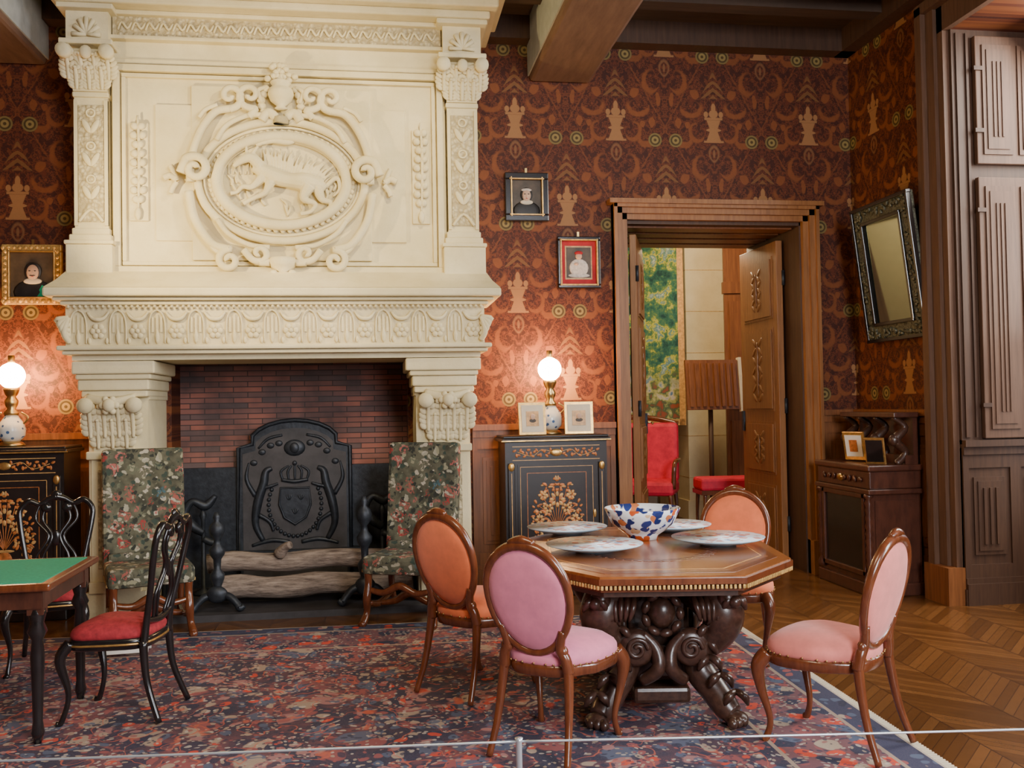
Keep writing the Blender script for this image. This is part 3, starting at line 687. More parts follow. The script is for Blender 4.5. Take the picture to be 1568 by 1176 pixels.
for s in (-1,1):
    for k in range(5): b.ell((CX+s*(.13+.02*math.sin(k)),7.33,CZ+.53+k*.045),(.035,.025,.03),'stone',None,8,5)
    b.tube([(CX+s*.11,7.32,CZ+.72,.015),(CX+s*.17,7.30,CZ+.68,.018),(CX+s*.14,7.32,CZ+.6,.015)],'stone')
b.lathe([(.01,0),(.05,.02),(.06,.06),(.03,.09),(.09,.13),(.11,.17),(.1,.2)],(CX,7.33,CZ-.80),'stone',20)
for k in range(7):
    a=pi+pi*k/6; b.ell((CX+.07*math.cos(a),7.31,CZ-.72+.05*math.sin(a)),(.035,.03,.03),'stone',None,8,5)
fp=b.build("fireplace")
# carved heraldic animal
b=MB()
def rp(x,z,y,r): return (CX+x*u,y,CZ-z*u,r)
b.tube([rp(-44,-20,7.34,.036),rp(-32,-16,7.33,.052),rp(-12,-6,7.33,.064),rp(12,0,7.33,.058),rp(36,2,7.33,.072),rp(56,6,7.34,.058),rp(68,10,7.35,.028)],'stone',12)
b.tube([rp(-34,-22,7.32,.046),rp(-46,-34,7.30,.042),rp(-60,-30,7.29,.032),rp(-74,-20,7.30,.016)],'stone',10)
b.tube([rp(-46,-38,7.29,.016),rp(-36,-52,7.29,.012)],'stone',8); b.tube([rp(-53,-38,7.29,.014),rp(-54,-52,7.29,.010)],'stone',8)
b.tube([rp(-30,-4,7.32,.040),rp(-46,12,7.30,.026),rp(-60,12,7.30,.019),rp(-70,20,7.32,.015),rp(-80,22,7.32,.016)],'stone',8)
b.tube([rp(-18,4,7.31,.040),rp(-26,22,7.29,.024),rp(-44,30,7.30,.018),rp(-60,38,7.32,.020)],'stone',8)
b.tube([rp(42,10,7.30,.052),rp(34,30,7.29,.032),rp(52,38,7.30,.019),rp(44,50,7.31,.017),rp(28,54,7.31,.018)],'stone',8)
b.tube([rp(56,12,7.32,.045),rp(62,30,7.31,.028),rp(76,34,7.32,.018),rp(72,46,7.33,.016),rp(60,50,7.33,.016)],'stone',8)
b.tube([rp(68,8,7.34,.020),rp(86,-6,7.33,.018),rp(90,12,7.33,.014),rp(80,24,7.34,.008)],'stone',8)
for k in range(24):
    t=k/23; x=-24+t*85; z=-24+18*t; a=math.radians(105-80*t+rnd.uniform(-5,5)); L=26+rnd.uniform(-4,8)
    b.tube([rp(x,z+8,7.33,.010),rp(x+L*math.cos(a)*.6,z-L*math.sin(a)*.6,7.325,.0085),rp(x+L*math.cos(a),z-L*math.sin(a),7.34,.004)],'stone',6,3)
ra=b.build("heraldic_animal_relief",parent=fp)
rm=ra.modifiers.new("r",'REMESH'); rm.mode='VOXEL'; rm.voxel_size=.0055; rm.use_smooth_shade=True
b=MB()
b.tube([rp(-40,-57,7.34,.018),rp(-15,-64,7.33,.024),rp(10,-62,7.33,.024),rp(26,-68,7.34,.018)],'stone',8); b.box((CX-.01,7.33,CZ+.33),(.24,.03,.03),'stone')
for k in range(30):
    a=rnd.uniform(pi*1.02,pi*1.98); rr=rnd.uniform(.7,.92); x=.43*rr*math.cos(a); z=.29*rr*math.sin(a)
    b.tube([(CX+x,7.365,CZ+z,.012),(CX+x+rnd.uniform(-.03,.03),7.355,CZ+z+.04,.012),(CX+x+rnd.uniform(-.05,.05),7.36,CZ+z+.08,.003)],'stone',6,3)
for k in range(10):
    x=-.40+k*.03; b.tube([(CX+x,7.365,CZ+.05,.008),(CX+x+.03*math.sin(k*2),7.36,CZ+.14,.006),(CX+x*.9,7.365,CZ+.2,.002)],'stone',6,3)
b.build("relief_foliage",parent=fp)
# logs and andirons
b=MB()
for (y,z,r,x0,x1) in ((7.55,.36,.075,-1.30,.32),(7.42,.19,.085,-1.22,.28),(7.66,.135,.08,-1.15,.2)):
    b.tube([(x0+(x1-x0)*k/8,y+.012*math.sin(k*2),z+.012*math.cos(k*1.7+r*60),r*(1+.06*math.sin(k*2.3))) for k in range(9)],'bark',14,3)
b.tube([(-.75,7.5,.42,.05),(-.7,7.45,.48,.035),(-.66,7.42,.5,.03)],'bark',10)
b.build("firewood_logs")
def andiron(name,x,h):
    b=MB()
    b.lathe([(.06,.12),(.045,.16),(.03,.2),(.05,.26),(.055,.3),(.025,.34),(.03,.42),(.055,.46),(.06,.5),(.03,.54),(.022,.58),(.05,.62),(.06,.66),(.05,.7),(.02,.73),(.03,.76),(.015,.8)],(0,0,0),'iron',18)
    for s in (-1,1): b.tube([(0,0,.14,.035),(s*.09,-.03,.12,.03),(s*.15,-.05,.06,.028),(s*.17,-.06,.03,.03),(s*.2,-.06,.05,.02)],'iron')
    b.tube([(0,0,.1,.03),(0,.3,.09,.022),(0,.55,.022,.022)],'iron'); b.ell((0,-.03,.14),(.08,.04,.07),'iron')
    o=b.build(name,(x,7.26,0.05)); o.scale=(1,1,h); return o
andiron("andiron",-1.18,.92); andiron("andiron.001",-.09,1.03)
def firetool(name,x):
    b=MB(); b.lathe([(.09,0),(.09,.02),(.02,.05),(.016,.6),(.03,.64),(.01,.7)],(0,0,0),'iron',14)
    b.tube([(0,0,.5,.03),(-.08,-.02,.56,.04),(-.14,-.02,.66,.035),(-.08,-.02,.76,.03),(.02,0,.72,.04),(.1,0,.8,.02)],'iron'); b.tube([(0,0,.45,.03),(.1,0,.42,.03),(.12,0,.55,.02)],'iron')
    return b.build(name,(x,7.95,.05))
firetool("iron_dragon_firedog",-1.40); firetool("iron_dragon_firedog.001",.05)
# ---------------------------------------------------------------- inlaid cabinets
def bouquet(b,cx,cz,w,h,y,seed=1):
    for s in (-1,1):
        rr=random.Random(seed)
        for k in range(110):
            a=rr.uniform(-.55,pi*.5+.05); d=rr.uniform(.12,1)**.55
            x=abs(math.cos(a))*d*w; z=math.sin(a)*d*h*.95
            if k>85: z=-h*rr.uniform(.45,.98); x=w*rr.uniform(.15,1)
            b.ell((cx+s*x,y,cz+z),(rr.uniform(.010,.026),.003,rr.uniform(.007,.013)),'inlay' if rr.random()<.75 else 'inlay2',Ry(s*rr.uniform(-1.5,1.5)),8,4)
        for k in range(5):
            a=.1+k*.33; b.tube([(cx,y,cz-h*.25,.003),(cx+s*w*.4*math.cos(a),y,cz+h*.3*math.sin(a),.003),(cx+s*w*.8*math.cos(a),y,cz+h*.75*math.sin(a),.003)],'inlay',5,4)
        for (fx_,fz_) in ((.55,.55),(.7,.0),(.35,.25)):
            for k in range(6): a=k*pi/3; b.ell((cx+s*w*fx_+.026*math.cos(a),y,cz+h*fz_+.026*math.sin(a)),(.017,.004,.012),'inlay2',Ry(-a),8,4)
    b.ell((cx,y,cz-h*.45),(.055,.004,.065),'inlay'); b.ell((cx,y,cz-h*.68),(.035,.004,.02),'inlay'); b.ell((cx,y,cz-h*.26),(.07,.004,.012),'inlay2')
    for k in range(8): a=k*pi/4; b.ell((cx+.045*math.cos(a),y,cz+h*.45+.045*math.sin(a)),(.025,.004,.014),'inlay2',Ry(-a),8,4)
def cabinet():
    b=MB(); w,d,h=.84,.40,1.30; K='cabebony'
    b.bx(-w/2,w/2,-d/2,d/2,.06,h-.05,K); b.bx(-w/2-.03,w/2+.03,-d/2-.03,d/2,h-.05,h-.02,K,.008); b.bx(-w/2-.015,w/2+.015,-d/2-.015,d/2,h-.02,h,K,.006)
    b.bx(-w/2-.02,w/2+.02,-d/2-.02,d/2,0,.1,K,.01)
    f=-d/2
    b.bx(-w/2-.032,w/2+.032,f-.034,f-.02,h-.045,h-.035,'gold'); b.bx(-w/2-.022,w/2+.022,f-.026,f,.1,.11,'gold')
    for (x0,x1,z0,z1) in ((-.36,.36,1.10,1.106),(-.36,.36,1.21,1.216)): b.bx(x0,x1,f-.004,f,z0,z1,'inlay2')
    for s in (-1,1):
        b.tube([(s*.02,f-.002,1.16,.003),(s*.12,f-.002,1.185,.003),(s*.2,f-.002,1.135,.003),(s*.32,f-.002,1.17,.003)],'inlay2',5,6)
        for k in range(20): b.ell((s*(.03+k*.0165),f-.002,1.16+.026*math.sin(k*1.7)),(.018,.003,.010),'inlay',Ry(k*1.3),8,4)
    b.ell((0,f-.003,1.16),(.05,.01,.03),'gold')
    b.bx(-.32,.32,f-.004,f,.14,1.07,K)
    for i,(t,m) in enumerate(((.30,'inlay2'),(.245,'inlay'))):
        z0,z1=.16+i*.05,1.05-i*.05
        for (x0,x1,a,c) in ((-t,t,z0,z0+.004),(-t,t,z1-.004,z1),(-t,-t+.004,z0,z1),(t-.004,t,z0,z1)): b.bx(x0,x1,f-.006,f,a,c,m)
    bouquet(b,0,.62,.21,.36,f-.006,5)
    for s in (-1,1):
        b.bx(s*.345,s*.40,f-.02,f,.12,1.08,K,.005); 
        for z in (.15,1.05): b.ell((s*.372,f-.02,z),(.025,.012,.035),'gold')
        b.bx(s*.369,s*.375,f-.024,f,.2,1.0,'inlay2')
    b.ell((.31,f-.008,.66),(.014,.008,.035),'gold')
    return b
c1=cabinet().build("inlaid_cabinet",(1.455,7.66,0)); inst(c1,"inlaid_cabinet.001",(-2.74,7.66,0),0)
def lamp(name,x):
    b=MB(); 
    b.lathe([(.09,0),(.095,.015),(.08,.03),(.06,.04)],(0,0,0),'brass',20)
    b.lathe([(.06,.04),(.095,.08),(.10,.13),(.085,.18),(.055,.22),(.045,.24)],(0,0,0),'delft',24)
    b.lathe([(.05,.24),(.055,.26),(.03,.29),(.045,.32),(.05,.35),(.03,.38),(.045,.40),(.055,.43),(.06,.45)],(0,0,0),'brass',20)
    for s in (-1,1): b.tube([(s*.08,0,.17,.008),(s*.12,0,.22,.008),(s*.07,0,.26,.008)],'brass')
    b.lathe([(.045,.455)]+[(.098*math.sin(t),.545-.098*math.cos(t)) for t in (.7,.95,1.2,1.45,1.7,1.95,2.2,2.5,2.8)],(0,0,0),'globe',24)
    b.lathe([(.030,.635),(.024,.66),(.024,.70)],(0,0,0),'brass',16)
    return b.build(name,(x,7.66,1.30))
lamp("oil_lamp",1.45); lamp("oil_lamp.001",-2.76)
def photo(name,x,rz,w=.22,h=.28):
    b=MB(); t=Rx(-.12); b.box((0,0,h/2),(w,.02,h),'gold',t,.004); b.box((0,-.012,h/2),(w*.8,.012,h*.82),'cream',t)
    b.box((0,-.019,h/2),(w*.45,.006,h*.45),'inlay2',t); b.ell((0,-.024,h*.56),(w*.09,.004,h*.09),'skin'); b.ell((0,-.022,h*.40),(w*.17,.004,h*.10),'ptbrown')
    b.box((0,.05,h*.3),(.03,.01,h*.6),'ebony',Rx(.35)); return b.build(name,(x,7.52,1.302),rz)
photo("photograph_frame",1.27,.1,.23,.27); photo("photograph_frame.001",1.66,-.08,.24,.27)
# ---------------------------------------------------------------- portraits
def portrait(name,x,z,w,h,fm,lm,kind):
    b=MB(); t=.055 if kind!='duke' else .03
    for (cx,cz,ww,hh) in ((0,h/2-t/2,w,t),(0,-h/2+t/2,w,t),(-w/2+t/2,0,t,h-2*t),(w/2-t/2,0,t,h-2*t)):
        b.box((cx,-.025,cz),(ww,.05,hh),fm,None,.008)
    t2=t*.7
    for (cx,cz,ww,hh) in ((0,h/2-t,w-2*t2,.012),(0,-h/2+t,w-2*t2,.012),(-w/2+t,0,.012,h-2*t2),(w/2-t,0,.012,h-2*t2)):
        b.box((cx,-.045,cz),(ww,.03,hh),lm,None,.003)
    if fm=='giltw':
        for k in range(40):
            q=k/40*4; sd=int(q); v=(q-sd)*1.9-.95
            cx,cz=((v*w/2,h/2-t/2),(v*w/2,-h/2+t/2),(-w/2+t/2,v*h/2),(w/2-t/2,v*h/2))[sd]; b.ell((cx,-.05,cz),(.018,.012,.018),'giltw',None,8,5)
    b.box((0,-.008,0),(w-t,.016,h-t),'ptred' if kind=='duke' else 'ptbrown')
    iw,ih=w/2-t,h/2-t; y=-.018
    if kind=='duke':
        b.box((0,-.016,0),(iw*1.5,.006,ih*1.5),'inlay2'); iw*=.68; ih*=.68; b.box((0,-.018,0),(iw*2,.008,ih*2),'ptbrown'); y=-.024
        b.ell((0,y,-ih*.35),(iw*.8,.008,ih*.6),'ptcream'); b.ell((-.0,y,-ih*.85),(iw*.9,.006,ih*.15),'ptcream')
        b.ell((0,y-.004,ih*.42),(iw*.28,.012,ih*.24),'skin'); b.ell((0,y-.005,ih*.62),(iw*.34,.012,ih*.14),'ptred'); b.ell((-iw*.2,y-.008,-ih*.1),(iw*.18,.008,ih*.1),'skin')
    else:
        b.ell((0,y,-ih*.75),(iw*.88,.01,ih*.55),'blackp'); b.ell((0,y-.006,-ih*.28),(iw*.42,.008,ih*.14),'cream')
        b.ell((0,y-.002,ih*.14),(iw*.40,.010,ih*.42),'blackp'); b.ell((0,y-.008,ih*.10),(iw*.28,.012,ih*.34),'skin')
        b.ell((0,y-.016,ih*.05),(.008,.008,.024),'skin'); 
        for s in (-1,1): b.ell((s*iw*.12,y-.018,ih*.16),(.009,.004,.004),'blackp')
        b.ell((0,y-.018,-ih*.08),(.010,.004,.003),'ptred')
        if kind=='man': b.ell((0,y-.019,-ih*.04),(.024,.004,.005),'blackp'); b.box((iw*.4,y-.006,-ih*.75),(.05,.006,.1),'greenf',Ry(.5))
        else: b.ell((0,y-.007,ih*.40),(iw*.34,.008,ih*.10),'ptcream')
    b.box((0,-.012,h/2+.02),(.02,.01,.05),'brass')
    return b.build(name,(x,D-.005,z))
portrait("portrait_painting",1.325,3.345,.38,.42,'ebony','gold','lady')
portrait("portrait_painting.001",1.775,2.78,.38,.45,'ebony','giltw','duke')
portrait("portrait_painting.002",-2.69,2.66,.45,.48,'giltw','gold','man')
portrait("portrait_painting.003",-3.16,2.70,.42,.5,'ebony','gold','man')
# ---------------------------------------------------------------- mirror
b=MB(); H2=.575; W2=.43; t=.145
for (cy,cz,ww,hh) in ((0,H2-t/2,2*W2,t),(0,-H2+t/2,2*W2,t),(-W2+t/2,0,t,2*H2-2*t),(W2-t/2,0,t,2*H2-2*t)):
    b.box((0,cy,cz),(.05,ww,hh),'mirframe',None,.012)
for (cy,cz,ww,hh) in ((0,H2-.01,2*W2+.02,.03),(0,-H2+.01,2*W2+.02,.03),(-W2+.01,0,.03,2*H2),(W2-.01,0,.03,2*H2),(0,H2-t,2*W2-2*t+.02,.03),(0,-H2+t,2*W2-2*t+.02,.03),(-W2+t,0,.03,2*H2-2*t),(W2-t,0,.03,2*H2-2*t)):
    b.box((-.025,cy,cz),(.04,ww,hh),'ebony',None,.005)
r=random.Random(9)
for k in range(150):
    side=r.randrange(4); v=r.uniform(-.95,.95)
    cy,cz=((v*W2,H2-t/2),(v*W2,-H2+t/2),(-W2+t/2,v*H2),(W2-t/2,v*H2))[side]
    b.ell((-.03,cy+r.uniform(-.03,.03),cz+r.uniform(-.03,.03)),(.014,.025,.014),'mirframe',Rx(r.uniform(0,3)),8,4)
b.box((-.01,0,0),(.02,2*W2-2*t,2*H2-2*t),'glass')
mo=b.build("wall_mirror",(XR-.12,7.13,2.61)); mo.rotation_euler=(0,math.radians(-7),0)
# ---------------------------------------------------------------- right cabinet
b=MB(); L,dp=.82,.42
b.bx(-dp/2,dp/2,-L/2,L/2,.05,.98,'mahog'); b.bx(-dp/2-.03,dp/2,-L/2-.03,L/2+.03,0,.1,'mahog',.01)
b.bx(-dp/2-.04,dp/2,-L/2-.04,L/2+.04,.98,1.03,'mahog',.012); b.bx(-dp/2-.02,dp/2,-L/2-.02,L/2+.02,.84,.98,'mahog',.01)
b.bx(-dp/2-.04,dp/2,-L/2-.04,L/2+.04,.80,.84,'mahog',.008)
for sy in (-1,1):
    b.lathe([(.035,.12),(.04,.16),(.02,.2)]+[(.024+.008*((k%2)),.22+k*.03) for k in range(18)]+[(.02,.76),(.04,.78),(.035,.8)],(-dp/2-.01,sy*(L/2-.02),0),'mahog',12)
b.bx(-dp/2-.012,-dp/2,-L/2+.08,L/2-.08,.16,.76,'ebony'); 
for z in (.15,.76): b.bx(-dp/2-.03,-dp/2,-L/2+.06,L/2-.06,z,z+.04,'mahog',.006)
for k in (-1,1): b.bx(-dp/2-.03,-dp/2,k*(L/2-.08)-.02,k*(L/2-.08)+.02,.15,.8,'mahog',.006)
for k in range(8): b.ell((-dp/2-.03,-.3+k*.085,.91),(.012,.03,.02),'mahog',Rx(k))
b.ell((-dp/2-.035,0,.91),(.02,.05,.03),'brass')
b.bx(-dp/2+.03,dp/2-.02,-L/2-.008,-L/2,.2,.75,'mahog')
b.bx(dp/2-.12,dp/2-.01,-L/2,L/2,1.03,1.10,'mahog')
b.bx(dp/2-.05,dp/2-.01,-L/2,L/2,1.1,1.40,'mahog'); b.bx(dp/2-.22,dp/2-.01,-L/2-.02,L/2+.02,1.40,1.44,'mahog',.006)
for yv in (-.38,-.1,.15,.38):
    b.tube([(dp/2-.18,yv,1.03,.03),(dp/2-.1,yv,1.12,.03),(dp/2-.18,yv,1.22,.04),(dp/2-.1,yv,1.32,.03),(dp/2-.2,yv,1.40,.02)],'carved')
    b.ell((dp/2-.19,yv,1.22),(.05,.04,.05),'carved')
b.build("carved_side_cabinet",(4.05,7.26,0))
b=MB(); b.box((0,0,.13),(.02,.2,.24),'gold',Ry(-.2),.004); b.box((-.012,0,.13),(.012,.15,.18),'white',Ry(-.2)); b.box((-.02,0,.13),(.006,.07,.1),'inlay',Ry(-.2)); b.build("small_picture_frame",(3.96,7.3,1.032),.5)
b=MB(); b.box((0,0,.1),(.02,.16,.22),'gold',Ry(-.25),.004); b.box((-.012,0,.1),(.01,.13,.18),'ebony',Ry(-.25)); b.build("small_picture_frame.001",(3.97,7.0,1.032),.75)
# ---------------------------------------------------------------- rug
hx,hy=3.3,2.75
b=MB()
b.bx(-hx,hx,-hy,hy,0,.012,rugmat(hx,hy),.004)
for i in range(260):
    yv=-hy+i*2*hy/259; b.bx(hx,hx+.05,yv,yv+.008,0,.005,'cream')
b.build("persian_rug",(2.33-hx+.02,6.78-hy,0),math.radians(-2))
# ---------------------------------------------------------------- dining table
TX,TY,TR=1.44,4.88,math.radians(-9)
def octa(w,l,cw,cl,s=1):
    return [(p[0]*s,p[1]*s) for p in ((-cw,-l),(cw,-l),(w,-cl),(w,cl),(cw,l),(-cw,l),(-w,cl),(-w,-cl))]
b=MB(); O=octa(.66,.86,.33,.42)
b.prism([(p[0]*.985,p[1]*.985) for p in O],.735,.762,'tabletop'); b.prism(O,.725,.752,'walnut'); b.prism([(p[0]*.97,p[1]*.97) for p in O],.69,.725,'walnut'); b.prism([(p[0]*.92,p[1]*.92) for p in O],.66,.69,'carved')
b.prism([(p[0]*.90,p[1]*.90) for p in O],.762,.7632,'walnut'); b.prism([(p[0]*.84,p[1]*.84) for p in O],.762,.7636,'tabletop')
b.prism([(p[0]*.80,p[1]*.80) for p in O],.762,.7640,'inlay2'); b.prism([(p[0]*.79,p[1]*.79) for p in O],.762,.7644,'tabletop')
for k in range(46):
    a=2*pi*k/46; b.ell((.33*math.cos(a),.45*math.sin(a),.7646),(.06,.018,.0007),'walnut',Rz(a+.9),8,4)
for i in range(8):
    p,q=Vector(O[i]),Vector(O[(i+1)%8]); n=int((q-p).length/.02); d=(q-p).normalized(); ang=math.atan2(d.y,d.x)
    for k in range(n):
        c=p.lerp(q,(k+.5)/n)*.99; b.box((c.x,c.y,.713),(.012,.016,.020),'giltw',Rz(ang),.003)
b.bx(-.15,.15,-.40,.40,.16,.64,'carved',.03); b.bx(-.3,.3,-.55,.55,.62,.67,'carved',.01)
b.bx(-.14,.14,-.46,.46,.07,.15,'carved',.02)
for s in (-1,1):
    for q in (-1,1):
        b.tube([(s*.10,q*.30,.64,.09),(s*.22,q*.42,.61,.115),(s*.29,q*.49,.52,.11),(s*.27,q*.48,.42,.085),(s*.19,q*.43,.33,.075),(s*.18,q*.43,.24,.075),(s*.24,q*.48,.15,.07),(s*.29,q*.53,.08,.065),(s*.32,q*.56,.05,.05)],'carved',14)
        b.ell((s*.33,q*.57,.035),(.06,.06,.035),'carved')
        for k in range(3): b.ell((s*(.33+.03*(k-1)),q*(.61-.02*(k-1)),.03),(.025,.035,.028),'carved',None,8,5)
        b.lathe([(.02,-.05),(.075,-.05),(.09,-.01),(.09,.03),(.07,.05),(.02,.05)],(s*.13,q*.50,.36),'carved',18,Rx(pi/2)); b.tube([(s*.13+.055*(1-.07*k)*math.cos(k*.8),q*.555,.36+.055*(1-.07*k)*math.sin(k*.8),.012) for k in range(12)],'carved',6,3)
        b.ell((s*.30,q*.56,.60),(.05,.05,.06),'carved'); b.ell((s*.33,q*.60,.59),(.03,.03,.03),'carved')
        for k in range(7):
            t=k/6; zz=.58-.45*t; ox=s*(.33-.13*math.sin(pi*t)); oy=q*(.56-.06*math.sin(pi*t))
            for e in (-1,1):
                b.tube([(ox,oy,zz+.03,.014),(ox+e*.035,oy+q*.035,zz+.015,.022),(ox+e*.055,oy+q*.02,zz-.03,.008)],'carved',6,3)
        for k in range(6):
            b.tube([(s*(.14+.03*k),q*.53,.62,.012),(s*(.15+.028*k),q*(.60-.01*k),.57,.016),(s*(.17+.02*k),q*.585,.50,.008)],'carved',6,3)
        b.tube([(s*.1,q*.5,.20,.03),(s*.03,q*.55,.27,.035),(s*.04,q*.53,.36,.03),(s*.10,q*.53,.43,.02)],'carved')
        b.tube([(s*.16,q*.2,.55,.05),(s*.23,q*.1,.45,.05),(s*.18,q*.12,.32,.045),(s*.22,q*.05,.2,.04),(s*.16,q*.02,.12,.04)],'carved')
    b.ell((0,s*.47,.52),(.07,.06,.08),'carved'); b.ell((0,s*.48,.30),(.06,.05,.06),'carved')
    for k in range(9):
        a=k*2*pi/9; b.ell((.085*math.cos(a),s*.51,.52+.095*math.sin(a)),(.022,.026,.034),'carved',Ry(-a),8,5)
    for k in range(5): b.ell((s*.17,-.3+k*.15,.42),(.03,.06,.1),'carved')
b.build("octagonal_dining_table",(TX,TY,0.012),TR)
def plate(name,x,y,r=.24):
    b=MB(); k=r/.24
    b.lathe([(.09*k,0),(.10*k,.012),(.16*k,.016),(.236*k,.038),(.24*k,.043)],(0,0,0),'platewhite',40)
    b.lathe([(.239*k,.0435),(.165*k,.026),(.15*k,.022),(.02,.021)],(0,0,0),'plate',40)
    return b.build(name,(x,y,.778),0)
plate("porcelain_plate",1.13,5.50,.24); plate("porcelain_plate.001",1.13,4.80,.255); plate("porcelain_plate.002",1.83,4.86,.25); plate("porcelain_plate.003",1.76,5.44,.235)
b=MB(); b.lathe([(.085,0),(.09,.025),(.13,.05),(.175,.09),(.20,.14),(.215,.175),(.212,.178),(.19,.135),(.165,.09),(.12,.055),(.02,.045)],(0,0,0),'bowl',44)
b.build("imari_bowl",(1.50,5.17,.778))
# ---------------------------------------------------------------- balloon back chairs
def balloon(name,fab,x,y,ang,sc=1.0):
    b=MB(); W='walnut'
    n=28; out=[]
    for i in range(n):
        a=2*pi*i/n; c,s=math.cos(a),math.sin(a)
        sx=abs(c)**.7*(1 if c>0 else -1); sy=abs(s)**.7*(1 if s>0 else -1)
        w=.24+.03*sy-.02*(sy<-.5); out.append((sx*w,sy*.23+.02))
    b.rings([[Vector((p[0]*k,p[1]*k,z)) for p in out] for k,z in ((.97,.355),(1.0,.36),(1.01,.39),(1.0,.405))],W)
    b.cushion(out,.40,.46,.05,fab)
    for i in range(40):
        a=2*pi*i/40; c,s=math.cos(a),math.sin(a); sx=abs(c)**.7*(1 if c>0 else -1); sy=abs(s)**.7*(1 if s>0 else -1); w=.24+.03*sy
        b.ell((sx*w*1.01,(sy*.23+.02)*1.01,.412),(.005,.005,.005),'brass',None,6,4)
    for s in (-1,1):
        b.tube([(s*.205,.205,.40,.036),(s*.228,.24,.34,.034),(s*.218,.235,.24,.022),(s*.195,.205,.10,.014),(s*.20,.22,.02,.016),(s*.205,.235,0.005,.018)],W,10)
        b.tube([(s*.155,-.19,.42,.024),(s*.165,-.205,.3,.021),(s*.175,-.235,.15,.017),(s*.19,-.285,.005,.015)],W,10)
        b.tube([(s*.158,-.19,.38,.026),(s*.150,-.20,.44,.025),(s*.130,-.21,.49,.022),(s*.150,-.225,.57,.02)],W,10)
        b.ell((s*.135,-.205,.475),(.03,.024,.03),W)
    def Y(z): return -.195-(z-.45)*.23
    zc,hw,hh=.695,.200,.240
    P=[]
    for i in range(36):
        a=2*pi*i/36; s=math.sin(a); z=zc+hh*s; w=hw*(1+.09*s)
        P.append((w*math.cos(a),Y(z),z,.018+.006*max(0,s)))
    b.tube(P,W,10,1,True,1.0,True)
    n=32; rr=[]
    for k in range(9):
        ph=-pi/2+pi*k/8; cr=max(math.cos(ph),.02)**.6; yo=.034*math.sin(ph)
        rr.append([Vector((hw*(1+.09*math.sin(2*pi*i/n))*.96*cr*math.cos(2*pi*i/n),Y(zc+hh*.96*cr*math.sin(2*pi*i/n))+yo,zc+hh*.96*cr*math.sin(2*pi*i/n))) for i in range(n)])
    b.rings(rr,fab)
    b.tube([(-.06,Y(.94),.945,.014),(0,Y(.95),.958,.022),(.06,Y(.94),.945,.014)],W)
    o=b.build(name,(x,y,.014),ang-pi/2); o.scale=(sc,sc,sc); return o
balloon("dining_chair",'pink',.80,4.20,math.radians(52),1.0)
balloon("dining_chair.001",'orange',.55,5.13,math.radians(42),1.03)
balloon("dining_chair.002",'orange',2.14,5.46,math.radians(243),1.02)
balloon("dining_chair.003",'rose',2.03,4.0,math.radians(128),1.0)
# ---------------------------------------------------------------- tapestry high back chairs
def highback(name,x,y,ang):
    b=MB(); W='walnut'
    b.box((0,0,.43),(.56,.50,.13),'floral',None,.03); b.box((0,-.32,.85),(.56,.09,.86),'floral',Rx(.13),.025)
    b.box((0,-.235,.47),(.5,.1,.15),'floral',None,.02)
    for s in (-1,1):
        b.tube([(s*.24,.21,.38,.03),(s*.24,.21,.3,.026),(s*.24,.24,.2,.03),(s*.25,.22,.1,.024),(s*.26,.27,.03,.03),(s*.26,.30,.025,.024)],W,10)
        b.tube([(s*.24,-.24,.42,.026),(s*.24,-.25,.2,.024),(s*.24,-.33,.02,.024)],W,10)
        b.tube([(s*.24,.2,.16,.02),(s*.24,0,.12,.026),(s*.24,-.26,.16,.02)],W)
        b.bx(s*.285,s*.275,-.2,.22,.38,.4,'brass')
    b.tube([(-.24,0,.12,.02),(-.12,0,.14,.026),(0,0,.2,.032),(.12,0,.14,.026),(.24,0,.12,.02)],W)
    b.tube([(-.24,.22,.26,.02),(-.12,.22,.24,.024),(0,.22,.29,.028),(.12,.22,.24,.024),(.24,.22,.26,.02)],W)
    return b.build(name,(x,y,0),ang-pi/2)
highback("tapestry_armchair",-1.58,6.86,math.radians(-72)); highback("tapestry_armchair.001",.24,6.86,math.radians(-112))
# ---------------------------------------------------------------- game table
b=MB(); b.bx(-.55,.55,-.42,.42,.715,.75,'walnut',.01); b.bx(-.50,.50,-.37,.37,.75,.753,'greenf'); b.bx(-.5,.5,-.38,.38,.63,.715,'mahog')
for s in (-1,1):
    for q in (-1,1): 
        b.lathe([(.016,0),(.03,.05),(.022,.1),(.026,.25),(.032,.4),(.025,.48),(.045,.52),(.03,.56),(.04,.6),(.035,.63)],(s*.47,q*.34,0),'ebony',14)
        b.bx(s*.47-.035,s*.47+.035,q*.34-.035,q*.34+.035,.6,.715,'mahog')
b.build("card_table",(-2.05,5.0,.013),math.radians(1))
